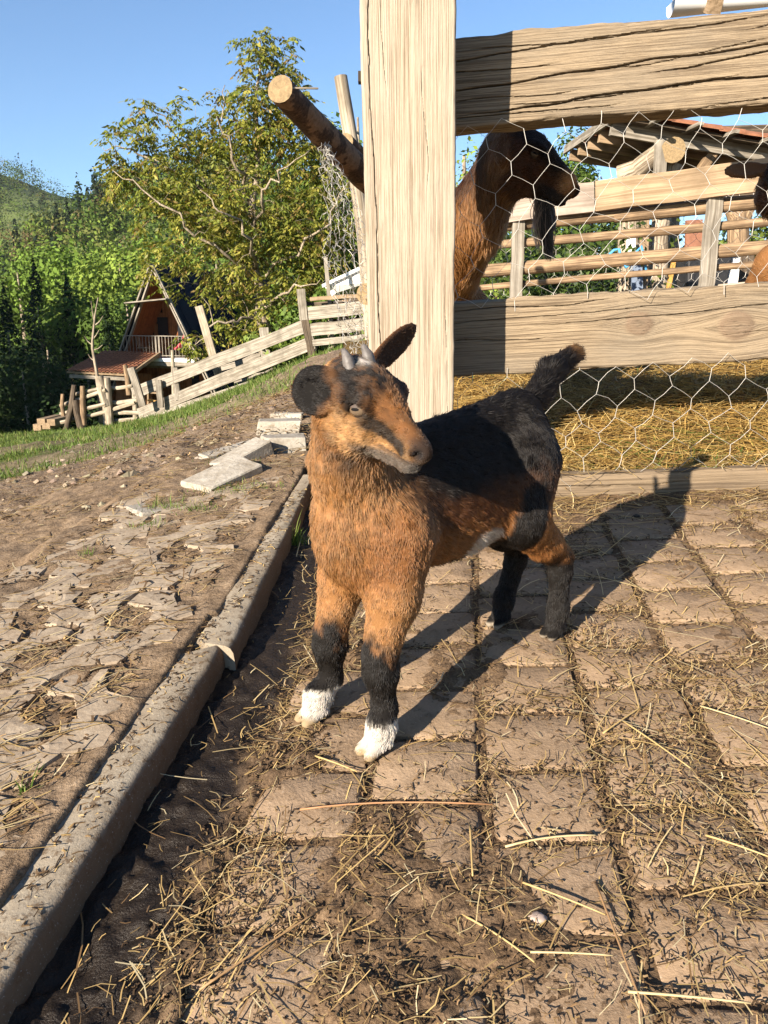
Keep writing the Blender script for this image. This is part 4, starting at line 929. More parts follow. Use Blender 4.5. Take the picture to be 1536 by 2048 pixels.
    if beard is not None:                                                         # long hanging beard as its own hair
        r_ = np.random.default_rng(seed + 5); n = 950; K = 6; rt = L_(.70, 0, -.25) + r_.normal(0, 1, (n, 1)) * fw * .011 + r_.normal(0, 1, (n, 1)) * lf * .008
        tp = rt * .35 + (beard + r_.normal(0, .007, (n, 3))) * .65; tp[:, 2] = beard[2] + r_.uniform(-.02, .10, n); side = r_.random(n) < .12; tp[side] += np.array([-.035, 0, .02]) * r_.random((side.sum(), 1))
        tt2 = np.linspace(0, 1, K)[None, :, None]; pts = rt[:, None] * (1 - tt2) + tp[:, None] * tt2; pts += (np.sin(tt2 * math.pi) * (r_.normal(0, .006, (n, 1, 3)) + np.array([-.012, 0, 0]) * side[:, None, None]))
        hc = bpy.data.hair_curves.new('beard'); hc.add_curves([K] * n); hc.points.foreach_set('position', (pts - BASE[root.name]).astype(np.float32).reshape(-1))
        at_ = hc.attributes.get('radius') or hc.attributes.new('radius', 'FLOAT', 'POINT'); at_.data.foreach_set('value', np.broadcast_to(.0009 * np.interp(np.linspace(0, 1, K), [0, .7, 1], [1, .9, .3]), (n, K)).astype(np.float32).reshape(-1))
        ca = hc.attributes.new('Col', 'FLOAT_COLOR', 'CURVE'); c4 = np.ones((n, 4), np.float32); c4[:, :3] = np.array([.02, .015, .012]) * r_.uniform(.5, 1.8, (n, 1)); c4[side, :3] = (.16, .11, .08); ca.data.foreach_set('color', c4.reshape(-1))
        hc.materials.append(M['fur']); link(bpy.data.objects.new('beard', hc), root)
    return root
gO = at(988, 288, 2.22); gN = at(1163, 372, 2.15)
gch = np.array([.175, 2.58, .72])
grown('goat', 'dark bearded goat in profile behind the netting beside the tall post', gO, gN - gO, np.array([.25, 1., .05]), np.linalg.norm(gN - gO) * 1.02, at(940, 450, 2.31), gch, np.array([.03, 1., .06]), 81, 1., at(1107, 508, 2.19), 60000,
      [((.10, -.19, .10), at(1000, 326, 2.13), .042, (-.2, -1, .2), 'earR'), ((.10, .19, .12), at(1010, 262, 2.4), .055, (.4, .9, .1), 'earL')], at(1003, 428, 2.30))
g2 = at(1572, 345, 2.28)
grown('goat', 'second brown goat mostly cut off, its ear reaching past the netting', g2, np.array([-.28, -.80, -.55]), np.array([.95, -.30, .05]), .25, at(1650, 430, 2.5), np.array([1.62, 2.75, .80]), np.array([.22, 1., .05]), 83, 1.6, None, 26000,
      [((.10, -.2, .10), at(1452, 343, 2.25), .052, (.1, -.9, .45), 'earR'), ((.10, .2, .10), at(1765, 350, 2.25), .052, (.1, -.9, .45), 'earL')], None, True)
# ================================================================== LITTER: straw, dung bits, hay, grass, stones
def strands(name, C, ang, tilt, L, r, cols, mat, bend=.25, seed=0, flat=.5, nseg=3, kind='stuff', parent=None):
    """bent three-sided straws lying on the ground; C base points (n,3)"""
    r_ = np.random.default_rng(seed); n = len(C); d = np.stack([np.cos(ang) * np.cos(tilt), np.sin(ang) * np.cos(tilt), np.sin(tilt)], -1)
    d[:, 2] += GA * d[:, 0] + GB * d[:, 1]
    s = nrm(np.cross(d, [0, 0, 1.])); u = np.cross(s, d); V = np.zeros((n, nseg, 3, 3)); bn = r_.normal(0, bend, n)[:, None]; bz = np.abs(r_.normal(0, bend * .35, n))[:, None]
    for q in range(nseg):
        t = q / (nseg - 1) - .5; c = C + d * (L * t)[:, None] + s * (L[:, None] * bn * (t * t * 2 - .25)) + np.array([0, 0, 1.]) * (L[:, None] * bz * (.25 - t * t))
        for k in range(3):
            th = 2 * math.pi * k / 3 + .5; V[:, q, k] = c + (s * math.cos(th) + u * math.sin(th) * flat) * r[:, None]
    b0 = (np.arange(n) * nseg * 3)[:, None]; F = []
    for q in range(nseg - 1):
        for k in range(3): F.append(np.concatenate([b0 + q * 3 + k, b0 + q * 3 + (k + 1) % 3, b0 + q * 3 + 3 + (k + 1) % 3, b0 + q * 3 + 3 + k], 1))
    o = mesh_np(name, V.reshape(-1, 3), np.concatenate(F), mat, parent, cols=np.repeat(cols, nseg * 3, 0))
    if kind: o['kind'] = kind
    return o
def strawcol(n, r_, dark=.35):
    pal = np.array([(.55, .39, .16), (.46, .31, .12), (.62, .48, .24), (.34, .22, .09), (.22, .13, .055), (.68, .57, .34)]); w = np.array([.26, .24, .14, .16, .13, .07])
    return pal[r_.choice(6, n, p=w)] * r_.uniform(.68, 1.12, (n, 1))
def bitcol(n, r_):
    pal = np.array([(.055, .034, .018), (.10, .062, .032), (.16, .10, .05), (.26, .17, .08), (.035, .022, .013)]); return pal[r_.choice(5, n, p=[.3, .27, .2, .08, .15])] * r_.uniform(.7, 1.3, (n, 1))
def accept(n, dens, x0, x1, y0, y1, r_):
    out = []
    while sum(map(len, out)) < n:
        x, y = r_.uniform(x0, x1, n * 2), r_.uniform(y0, y1, n * 2); ok = (r_.random(n * 2) < dens(x, y)) & (np.abs(x) < .10 + .62 * y); out.append(np.stack([x, y], -1)[ok])
    return np.concatenate(out)[:n]
def jointness(x, y):
    q = np.stack([x, y], -1) - O_; a = (q @ E2) / PW; fa = np.abs(a - np.round(a)); col = np.floor(a); b_ = (q @ E1) / PL - np.where(col % 2 == 1, .5, 0.); fb = np.abs(b_ - np.round(b_))
    return np.maximum(sstep(.17, .03, fa), sstep(.2, .04, fb))
def on_pave(x, y): return (x > kerb_x(y) + .015) & (y < fy(x) - .03)
def dens_l(x, y):
    a = fbm(x * 6, y * 6, seed=91); dk = x - kerb_x(y)
    return on_pave(x, y) * np.clip(.02 + .5 * sstep(.42, .62, a) * (.3 + .7 * jointness(x, y)) + .28 * jointness(x, y) + .35 * sstep(.48, .62, a) + .55 * sstep(.10, .14, dk) * (1 - sstep(.16, .24, dk)) * sstep(.35, .55, a) + .2 * (1 - sstep(.7, .95, y)), 0, 1) * sstep(.06, .13, dk)
r5 = np.random.default_rng(55)
def ground_top(x, y): return plane(x, y) + np.maximum(mudh(x, y), -.0005)
# crumbs and fibres of dung
q = accept(17000, dens_l, -.5, 1.3, .38, 1.8, r5); z = ground_top(q[:, 0], q[:, 1]) + r5.uniform(.0, .003, len(q)); n = len(q)
strands('dung_crumbs', np.c_[q, z], r5.uniform(0, 6.28, n), r5.normal(0, .35, n), r5.gamma(2.0, .0022, n) + .0015, r5.uniform(.0004, .0013, n), bitcol(n, r5) * 1.2, M['bits'], .6, 1, .8)
# fine chaff
q = accept(7500, lambda x, y: np.clip(dens_l(x, y) + .08 * on_pave(x, y), 0, 1), -.5, 1.3, .38, 1.8, r5); z = ground_top(q[:, 0], q[:, 1]) + r5.uniform(.0, .005, len(q)); n = len(q)
strands('chaff', np.c_[q, z], r5.uniform(0, 6.28, n), r5.normal(0, .15, n), r5.gamma(2.5, .006, n) + .004, r5.uniform(.0003, .0008, n), strawcol(n, r5) * .85, M['straw'], .22, 2, .5)
# straws
q = accept(900, lambda x, y: on_pave(x, y) * np.clip(.2 + dens_l(x, y) + .3 * sstep(.1, .5, x), 0, 1), -.5, 1.3, .38, 1.8, r5); z = ground_top(q[:, 0], q[:, 1]) + r5.uniform(.001, .007, len(q)); n = len(q)
strands('straw', np.c_[q, z], r5.uniform(0, 6.28, n), r5.normal(0, .06, n), r5.gamma(3.2, .013, n) + .012, r5.uniform(.0005, .0010, n), strawcol(n, r5), M['straw'], .10, 3, .5, 4)
# the long stalks that stand out one by one
def stalk(u0, v0, u1, v1, r, col, label, mid=None):
    a, c_ = gnd(u0, v0), gnd(u1, v1); a[2] += .006; c_[2] += .006; m_ = (a + c_) / 2 + [0, 0, .001] if mid is None else (gnd(*mid) + [0, 0, .006]) * .6 + (a + c_) * .2
    m = MB(); t = np.linspace(0, 1, 8)[:, None]; P = (1 - t) ** 2 * a + 2 * t * (1 - t) * (2 * m_ - (a + c_) / 2) + t * t * c_
    m.tube(P, np.linspace(r, r * .7, 8), 6); o = m.build('straw_stalk', NB('stalk').done(col, .6), None, True); return tag(o, label, 'straw', 'long straw stalks lying on the paving')
S1, S2, S3 = (.36, .25, .10), (.20, .10, .05), (.40, .31, .16)
stalk(600, 1628, 985, 1618, .0013, (.28, .14, .06), 'reddish stalk lying in front of the kid goat front feet', (760, 1608))
stalk(1190, 1775, 1290, 2040, .0013, (.22, .13, .06), 'long dark brown stalk running to the bottom edge'); stalk(1045, 1775, 1210, 1840, .0012, S1, 'pale straight stalk crossing the dark brown one')
stalk(925, 1840, 1068, 1935, .0012, S1, 'bent yellow stalk below the middle', (1000, 1880)); stalk(1060, 1915, 1225, 1922, .0011, S3, 'straight pale stalk lying flat near the bottom')
stalk(1255, 1995, 1500, 2018, .0013, S3, 'pale stalk in the bottom corner by the dark brown stalk'); stalk(1410, 1680, 1540, 1725, .0013, S1, 'thick yellow stalk at the edge of the picture')
stalk(1010, 1703, 1190, 1680, .0014, S3, 'whitish folded stalk in the middle of the paving', (1095, 1680)); stalk(1205, 1475, 1285, 1420, .0012, S1, 'short golden stalk beside the leg shadows')
stalk(1245, 1450, 1380, 1545, .0011, S1, 'yellow stalk slanting across two pavers'); stalk(940, 1660, 945, 1762, .0014, S1, 'upright-lying stalk left of the folded stalk')
stalk(400, 1990, 640, 1830, .0012, (.27, .16, .07), 'thin dark stalk over the mud clumps'); stalk(630, 1520, 715, 1552, .0013, S1, 'short split straw beside the white forefoot')
stalk(200, 1222, 358, 1198, .0016, S3, 'white-tipped cane lying on the grass pavers'); stalk(1400, 1420, 1536, 1465, .0011, S3, 'straw stalk at the picture edge beside the slanting one')
# a whitish dropping and pebbles
def pebble(u, v, s, col, label, name='pebble'):
    c = gnd(u, v); V, F = [], []; nu, nv = 8, 5; r_ = np.random.default_rng(int(u))
    for i in range(nv + 1):
        for j in range(nu): ph, th = math.pi * i / nv, 2 * math.pi * j / nu; V.append(c + np.array([math.sin(ph) * math.cos(th) * 1.3, math.sin(ph) * math.sin(th), math.cos(ph) * .55 + .3]) * s * r_.uniform(.8, 1.2))
    for i in range(nv):
        for j in range(nu): F.append((i * nu + j, i * nu + (j + 1) % nu, (i + 1) * nu + (j + 1) % nu, (i + 1) * nu + j))
    return tag(mesh_np(name, V, F, NB('pebble').done(col, .8), smooth=True), label, 'pebble')
pebble(1075, 1840, .007, (.35, .27, .22), 'pinkish pebble half sunk in the mud'); pebble(1273, 1033, .006, (.02, .016, .012), 'black dropping in the shade by the sill'); pebble(692, 1975, .005, (.6, .55, .45), 'small white chip near the bottom')
pebble(1240, 1012, .006, (.022, .017, .012), 'black dropping nearest the kid goat shadow edge'); pebble(1340, 1015, .005, (.02, .015, .012), 'dark dropping farther along the sill')
# hay behind the sill
def hay_h(x, y):
    t = y - fy(x); return .02 + .10 * sstep(.03, .45, t) + (fbm(x * 3.5, y * 3.5, seed=97) - .5) * .12 * sstep(.05, .4, t)
hx = np.arange(-.2, 3.2, .025); hy = np.arange(1.86, 4.6, .025); X, Y = np.meshgrid(hx, hy)
Z = plane(X, Y) * (1 - sstep(3.3, 4.6, Y)) + terr0(X, Y) * sstep(3.3, 4.6, Y) + hay_h(X, Y) + (fbm(X * 22, Y * 22, seed=98) - .5) * .03 - .09 * sstep(4.0, 4.6, Y)
Z = np.where(Y < fy(X) + .06, plane(X, Y) + .0, Z)
b = NB('hay_bed'); n1 = b.noise(b.coord('Object', (3, 3, 3)), 18, 8, .7); M['hay'] = b.done(b.ramp(n1, [(.35, (.05, .032, .014)), (.6, (.24, .16, .06))]), .9, b.bump(n1, 1., .03), .1)
tag(mesh_np('hay_bed', np.stack([X, Y, Z], -1).reshape(-1, 3), grid_faces(len(hx), len(hy)), M['hay'], smooth=True), kind='structure')
x = r5.uniform(.05, 2.2, 24000); y = fy(x) + .045 + r5.gamma(1.3, .42, 24000); k = (np.abs(x) < .15 + .6 * y) & (y < 4.3); x, y = x[k], y[k]; n = len(x)
z = plane(x, y) + hay_h(x, y) + r5.normal(.006, .012, n)
cl_ = strawcol(n, r5) * np.array([1.05, .98, .72]); gsel = r5.random(n) < .01 + .25 * (np.exp(-((x - .75) / .18) ** 2) * (y < fy(x) + .22)); cl_[gsel] = np.array([.13, .19, .035]) * r5.uniform(.6, 1.3, (gsel.sum(), 1))
strands('hay', np.c_[x, y, z], r5.normal(-.15, .9, n) + np.where(r5.random(n) < .3, 1.6, 0), r5.normal(0, .22, n), r5.gamma(3., .022, n) + .03, r5.uniform(.0007, .0011, n), cl_, M['straw'], .3, 5, .6, 4)
# straw over the sill and at the fence foot
x = r5.uniform(.3, 1.3, 420); y = fy(x) + r5.normal(-.04, .07, 420); z = plane(x, y) + .004 + .055 * (np.abs(y - fy(x) - .03) < .04); strands('sill_straw', np.c_[x, y, z], r5.normal(-.2, .8, 420), r5.normal(0, .15, 420), r5.gamma(3., .018, 420) + .02, r5.uniform(.0006, .0013, 420), strawcol(420, r5), M['straw'], .25, 6, .5, 4)
# the bank and dirt slope at the left
def bank_top(x, y):
    w = near_w(x, y); return plane(x, y) * w + terr0(x, y) * (1 - w) + .040 * (x > -.80 + .19 * np.clip(y - 1.3, -1, 3)) + (fbm(x * 7, y * 7, seed=5) - .5) * .055 * (w < .9) + .004
def scatter_left(n, r_, y0=.5, y1=6.5, p=1.6):
    y = y0 + (y1 - y0) * r_.random(n) ** p; x = -r_.random(n) * (.62 * y + .1) + np.minimum(kerb_x(y) - .09, .2); k = (x > -.6 * y - .1); return x[k], y[k]
x, y = scatter_left(9000, r5); m_ = r5.random(len(x)) < np.clip(.35 + fbm(x * 3, y * 3, seed=77), 0, 1); x, y = x[m_], y[m_]; n = len(x)
strands('bank_straw', np.c_[x, y, bank_top(x, y) + r5.uniform(.002, .012, n)], r5.normal(.25, .7, n), r5.normal(0, .1, n), r5.gamma(2.6, .012, n) + .010, r5.uniform(.0006, .0013, n), strawcol(n, r5) * .85, M['straw'], .2, 7, .5, 4)
x, y = scatter_left(9000, r5, .5, 4.5, 1.3); n = len(x)
strands('bank_crumbs', np.c_[x, y, bank_top(x, y) + r5.uniform(0, .004, n)], r5.uniform(0, 6.28, n), r5.normal(0, .3, n), r5.gamma(2.2, .005, n) + .003, r5.uniform(.0006, .0024, n), bitcol(n, r5) * 1.25, M['bits'], .6, 8, .8)
y = r5.uniform(.5, 1.9, 900); x = kerb_mid(y) + r5.normal(0, .022, 900); k = np.abs(x - kerb_mid(y)) < .028; x, y = x[k], y[k]; n = len(x)
strands('kerb_crumbs', np.c_[x, y, plane(x, y) + KZ + .0015], r5.uniform(0, 6.28, n), r5.normal(0, .15, n), r5.gamma(2.2, .003, n) + .002, r5.uniform(.0003, .0011, n), np.where(r5.random((n, 1)) < .3, strawcol(n, r5), bitcol(n, r5)), M['bits'], .5, 18, .8)
# loose stones on the dirt
def stones(name, x, y, z, s, cols, seed):
    r_ = np.random.default_rng(seed); n = len(x); base_ = np.array([(1, 0, 0), (-1, 0, 0), (0, 1, 0), (0, -1, 0), (0, 0, 1), (0, 0, -1), (.6, .6, .5), (-.6, -.6, .5), (.6, -.6, -.5), (-.6, .6, -.5)]) ; T = np.array([(0, 2, 6), (2, 4, 6), (4, 0, 6), (1, 3, 7), (3, 4, 7), (4, 1, 7), (0, 4, 3), (4, 2, 1), (0, 3, 8), (3, 5, 8), (5, 0, 8), (1, 2, 9), (2, 5, 9), (5, 1, 9), (0, 5, 2), (3, 1, 5)])
    V = base_[None] * s[:, None, None] * r_.uniform(.6, 1.3, (n, 10, 3)) * np.array([1.2, 1, .65]); an = r_.uniform(0, 6.28, n); ca, sa = np.cos(an)[:, None], np.sin(an)[:, None]
    X_, Y_ = V[..., 0] * ca - V[..., 1] * sa, V[..., 0] * sa + V[..., 1] * ca; V = np.stack([X_, Y_, V[..., 2]], -1) + np.stack([x, y, z], -1)[:, None]
    F = (np.arange(n) * 10)[:, None, None] + T[None]; o = mesh_np(name, V.reshape(-1, 3), F.reshape(-1, 3), M['stone'], cols=np.repeat(cols, 10, 0)); o['kind'] = 'stuff'; return o
r6 = np.random.default_rng(66)
y = 1.6 + 7. * r6.random(2600) ** 1.4; x = -.55 - r6.random(2600) * .62 * y + .25 * (y - 1.6) * r6.random(2600); k = (grass_mask(x, y) < .55) & (x < -.6 + .22 * (y - 1.6)) & (x > -.6 * y); x, y = x[k], y[k]; n = len(x)
stones('gravel', x, y, terr(x, y) + .002, r6.gamma(1.3, .0055, n) + .002, np.array([.22, .175, .125]) * r6.uniform(.45, 1.35, (n, 1)) * r6.uniform(.93, 1.07, (n, 3)), 9)
# grass blades on the slope and tufts by the stones
def blades(name, x, y, z, h, w, cols, seed, lean=.5):
    r_ = np.random.default_rng(seed); n = len(x); an = r_.uniform(0, 6.28, n); ld = r_.uniform(0, 6.28, n); ll = np.abs(r_.normal(0, lean, n)) * h
    b0 = np.stack([x, y, z], -1); s = np.stack([np.cos(an), np.sin(an), 0 * an], -1) * w[:, None]; tip = b0 + np.stack([np.cos(ld) * ll, np.sin(ld) * ll, h], -1); mid = b0 * .5 + tip * .5 + np.array([0, 0, 1.]) * (h * .12)[:, None]
    V = np.stack([b0 - s, b0 + s, mid + s * .7, mid - s * .7, tip], 1).reshape(-1, 3); i = (np.arange(n) * 5)[:, None]
    o = mesh_np(name, V, [np.concatenate([i, i + 1, i + 2, i + 3], 1), np.concatenate([i + 3, i + 2, i + 4], 1)], M['grass'], cols=np.repeat(cols, 5, 0)); o['kind'] = 'stuff'; return o
def gcol(n, r_): pal = np.array([(.085, .135, .022), (.115, .175, .03), (.15, .19, .045), (.22, .20, .08), (.06, .10, .02)]); return pal[r_.choice(5, n, p=[.3, .28, .2, .1, .12])] * r_.uniform(.7, 1.25, (n, 1))
y = 4. + 22 * r6.random(120000) ** 1.5; x = -.62 * y + r6.random(120000) * (.62 * y + 1.0); k = r6.random(len(x)) < grass_mask(x, y) * np.clip(fbm(x * 2.2, y * 2.2, seed=44) * 2.2 - .45, .05, 1); x, y = x[k], y[k]; n = len(x)
blades('slope_grass', x, y, terr(x, y) - .005, r6.gamma(3., .011, n) * (1 + .02 * y) + .012, r6.uniform(.0022, .0045, n) * (1 + .05 * y), gcol(n, r6), 12, .7)
def tuft(u, v, rad, n, h, seed, dz=.04):
    c = gnd(u, v); r_ = np.random.default_rng(seed); x = c[0] + r_.normal(0, rad, n); y = c[1] + r_.normal(0, rad * .6, n); return x, y, plane(x, y) + dz * np.ones(n) - .004, r_.gamma(4, h / 4, n), r_
TX = [tuft(*a) for a in ((585, 1085, .018, 260, .022, 1, .0), (330, 1050, .03, 220, .018, 2), (395, 1060, .02, 160, .018, 3), (440, 1015, .04, 220, .016, 4), (510, 1010, .04, 180, .014, 5), (360, 990, .05, 240, .02, 6, .02), (430, 950, .05, 240, .02, 7, .02), (175, 1155, .008, 50, .02, 8), (500, 960, .04, 150, .016, 9, .03), (60, 1645, .004, 26, .02, 10), (300, 1090, .02, 120, .016, 11))]
x, y, z, h = [np.concatenate([t_[k] for t_ in TX]) for k in range(4)]; n = len(x); blades('grass_tufts', x, y, z, h, r6.uniform(.0009, .0013, n), gcol(n, r6) * 1.15, 13, .6)
# ================================================================== HILLS AND WOODS
SK1 = (np.array([-.75, -.5, -.43, -.36, -.3, -.2, -.05, .1, .3, .6, 1.]), np.array([.075, .085, .125, .165, .190, .20, .17, .11, .06, .05, .05]))
SK2 = (np.array([-.9, -.6, -.5, -.42, -.35, -.3, -.2, 0, .5]), np.array([.20, .205, .205, .178, .168, .175, .16, .1, .05]))
def hill(x, y):
    cx = x / np.maximum(y, 1.) * 1.05; e1 = np.interp(cx, *SK1); e2 = np.interp(cx, *SK2)
    r1 = sstep(62, 235, y); z1 = -13 + (e1 * 235 * .96 - 8 + 13) * r1 * (1 + 0 * y)
    r2 = sstep(240, 430, y); z = np.where(y < 235, z1, np.maximum(e1 * 235 * .96 - 8 - (y - 235) * .1, 0) * (1 - r2) + r2 * (e2 * 430 * .96 - 6))
    return z + (fbm(x * .02, y * .02, seed=201) - .5) * 10 * sstep(60, 130, y) - sstep(430, 600, y) * 40
hx = np.linspace(-520, 420, 150); hy = np.concatenate([np.linspace(55, 250, 70), np.linspace(256, 620, 50)]); X, Y = np.meshgrid(hx, hy); Z = hill(X, Y)
Z = np.where(Y < 70, np.minimum(Z, terr0(np.clip(X, -60, 40), np.minimum(Y, 74)) - .8), Z)
M['hillsoil'] = simple('hill_meadow', (.10, .13, .035), .4, .05, .95, .2, c2=(.05, .065, .02))
tag(mesh_np('hillside', np.stack([X, Y, Z], -1).reshape(-1, 3), grid_faces(len(hx), len(hy)), M['hillsoil'], smooth=True), kind='structure')
def quads(C, nrmls, size, asp, r_):
    """leaf-clump rhombs: centres, normals"""
    t = nrm(np.cross(nrmls, r_.normal(0, 1, C.shape))); b_ = np.cross(nrmls, t); s = size[:, None]
    return np.stack([C - t * s, C - b_ * s * asp, C + t * s, C + b_ * s * asp], 1).reshape(-1, 3), (np.arange(len(C)) * 4)[:, None] + np.arange(4)
def crown_pts(n, r_, kind):
    """points through a unit crown (z 0..1, radius ~.5): round lobed crown or conifer"""
    if kind == 'conifer':
        z = 1 - r_.random(n) ** .55; a = r_.uniform(0, 6.28, n); lay = .75 + .25 * np.cos(z * 40); rad = (1 - z) * .30 * lay * np.sqrt(r_.uniform(.35, 1, n)); P = np.stack([np.cos(a) * rad, np.sin(a) * rad, z * 1.02 - .02 * rad], -1); N = np.stack([np.cos(a), np.sin(a), .7 + 0 * a], -1)
        return P, nrm(N + r_.normal(0, .4, P.shape))
    k = 13; lc = np.stack([r_.normal(0, .19, k), r_.normal(0, .19, k), r_.uniform(.28, .85, k)], -1); lr_ = r_.uniform(.13, .23, k); w = lr_ ** 2; i = r_.choice(k, n, p=w / w.sum()); d = nrm(r_.normal(0, 1, (n, 3)))
    P = lc[i] + d * (lr_[i] * r_.uniform(.6, 1.08, n))[:, None] * np.array([1, 1, .85]); return P, nrm(d + r_.normal(0, .45, d.shape) + np.array([0, 0, .2]))
PALW = {'bright': (.095, .15, .024), 'lime': (.135, .185, .032), 'mid': (.065, .105, .02), 'olive': (.12, .135, .035), 'dark': (.022, .040, .012), 'spruce': (.014, .026, .012), 'brown': (.13, .10, .045)}
def wood(name, spots, nq, r_, label=None):
    V, F, C = [], [], []; o_ = 0
    for (x, y, z, h, w, kind, col) in spots:
        P, N = crown_pts(nq, r_, kind); P = P * [w, w, h] + [x, y, z]; s = r_.uniform(.6, 1.3, nq) * (h / 11) * (.34 if kind != 'conifer' else .36)
        v_, f_ = quads(P, N, s, .75, r_); V.append(v_); F.append(f_ + o_); o_ += len(v_); C.append(np.repeat(np.array(col) * r_.uniform(.75, 1.3, (nq, 1)), 4, 0))
    o = mesh_np(name, np.concatenate(V), np.concatenate(F), M['farleaf'], cols=np.concatenate(C)); o['kind'] = 'stuff'; return o
r7 = np.random.default_rng(77)
def wspots(n, y0, y1, hmin, hmax, conf, seed):
    r_ = np.random.default_rng(seed); out = []
    while len(out) < n:
        y = y0 + (y1 - y0) * r_.random() ** .9; cx = r_.uniform(-.95, -.12 if y > 245 else .34); x = cx * y / 1.05; z = float(hill(np.array([x]), np.array([y]))[0])
        if y > 250 and fbm(np.array([x * .02]), np.array([y * .012]), seed=208)[0] > .63: continue
        cf = fbm(np.array([x * .03]), np.array([y * .03]), seed=205)[0]; kind = 'conifer' if (cf > .52 and r_.random() < conf) or r_.random() < .03 else 'round'
        h = r_.uniform(hmin, hmax) * (1.15 if kind == 'conifer' else 1.); w = h * r_.uniform(.8, 1.15) if kind == 'round' else h * .9
        cn = ('spruce' if r_.random() < .8 else 'dark') if kind == 'conifer' else r_.choice(['bright', 'mid', 'olive', 'lime', 'dark', 'brown'], p=[.24, .3, .18, .1, .12, .06]); out.append((x, y, z - 1, h, w, kind, np.array(PALW[cn]) * r_.uniform(.75, 1.2) * (.8 if y > 250 else 1)))
    return out
wood('far_wood', wspots(1700, 245, 425, 8, 13, .30, 31), 80, r7); wood('hill_wood', wspots(950, 88, 238, 8, 14, .32, 32), 240, r7)
def tree_thing(name, label, x, y, z, h, w, kind, col, nq, seed, group, leaf=.5):
    r_ = np.random.default_rng(seed); t = thing(name, (x, y, z), label, 'tree', group); P, N = crown_pts(nq, r_, kind); P = P * [w, w, h] + [x, y, z + (h * .06 if kind == 'conifer' else 0)]; s = r_.uniform(.5, 1.35, nq) * leaf
    v_, f_ = quads(P, N, s, .6, r_); mesh_np('crown', v_, f_, M['farleaf'], t, cols=np.repeat(np.array(col) * r_.uniform(.65, 1.35, (nq, 1)), 4, 0))
    logm('trunk', [(x, y, z - .5), (x + .1, y, z + h * .4), (x, y, z + h * .9)], [h * .022, h * .016, h * .004], M['greybark'], t, 8, .1, seed, 8); return t
NT = [ # u, v of the top, depth, height, width, kind, colour, label
    (235, 480, 58, 15, 11, 'round', 'lime', 'lime green leafy tree behind the cottage roof peak'), (120, 478, 66, 17, 13, 'round', 'bright', 'bright green tree left of the lime green one'),
    (30, 500, 64, 17, 13, 'round', 'mid', 'mid green broad tree at the edge above the dark wood'), (190, 560, 50, 12, 9, 'round', 'mid', 'rounded green tree lower down beside the cottage'),
    (70, 560, 52, 17, 13, 'conifer', 'spruce', 'dark spruce in the valley shade at the edge'), (135, 590, 49, 15, 12, 'conifer', 'spruce', 'dark spruce beside the leafless sapling'), (10, 610, 46, 15, 12, 'conifer', 'spruce', 'black spruce cut by the picture edge'),
    (215, 640, 44, 13, 10, 'conifer', 'dark', 'dark fir directly behind the porch roof'), (250, 560, 47, 13, 9, 'round', 'mid', 'green tree touching the gable of the cottage'), (90, 650, 42, 13, 11, 'round', 'dark', 'dark leafy tree in the deep valley shade'),
    (170, 690, 41, 11, 10, 'round', 'dark', 'low dark tree behind the porch posts'), (40, 700, 40, 11, 11, 'round', 'dark', 'low dark tree above the timber stack'), (-30, 640, 44, 14, 12, 'round', 'dark', 'dark tree just outside the picture edge'),
    (340, 470, 62, 16, 12, 'round', 'bright', 'green tree seen through the walnut above the cottage'), (430, 480, 60, 15, 12, 'round', 'mid', 'mid green tree behind the walnut crown'), (560, 520, 40, 10, 8, 'round', 'bright', 'bright bushy tree behind the walnut trunk'), (640, 470, 36, 8, 7, 'round', 'mid', 'leafy tree behind the small plank fence'),
    (655, 215, 27, 8.5, 4.2, 'round', 'mid', 'slender green tree beside the leaning pole'), (715, 175, 28, 9.0, 4.2, 'round', 'bright', 'green tree between leaning pole and tall post'), (930, 225, 12, 5.6, 3.4, 'round', 'lime', 'sunlit yellow green tree behind the goat neck'), (1180, 300, 22, 5.5, 3.4, 'round', 'mid', 'small dark green tree left of the shed roof'), (1110, 235, 21, 7.0, 3.0, 'round', 'mid', 'thin tree rising behind the goat face')]
for i, (u, v, Yd, h, w, kd, cn, lb) in enumerate(NT):
    p = at(u, v, Yd); lf_ = (.0030 * Yd) * (.8 if kd == 'conifer' else 1)
    tree_thing('spruce_tree' if kd == 'conifer' else 'leafy_tree', lb, p[0], p[1], p[2] - h, h, w * (1.35 if kd == 'conifer' else 1.), kd, np.array(PALW[cn]) * (1.2 if cn in ('lime', 'bright') else 1), 8500, 400 + i, 'trees behind the farm', lf_)
# unseen spruces added up-sun, outside the picture, to keep the valley in shade
for i, (x, y, h) in enumerate([(-34, 6, 26), (-39, 11, 27), (-44, 16, 28), (-37, 3, 27), (-42, 7, 28), (-48, 12, 29), (-52, 18, 29), (-46, 22, 28), (-54, 25, 29)]):
    tree_thing('spruce_tree', 'tall unseen spruce added beyond the dirt slope to shade the valley', x, y, float(terr0(np.array([x * 1.]), np.array([y * 1.]))[0]) - 1, h, h * .85, 'conifer', PALW['spruce'], 1500, 500 + i, 'unseen spruces added for valley shade', .9)
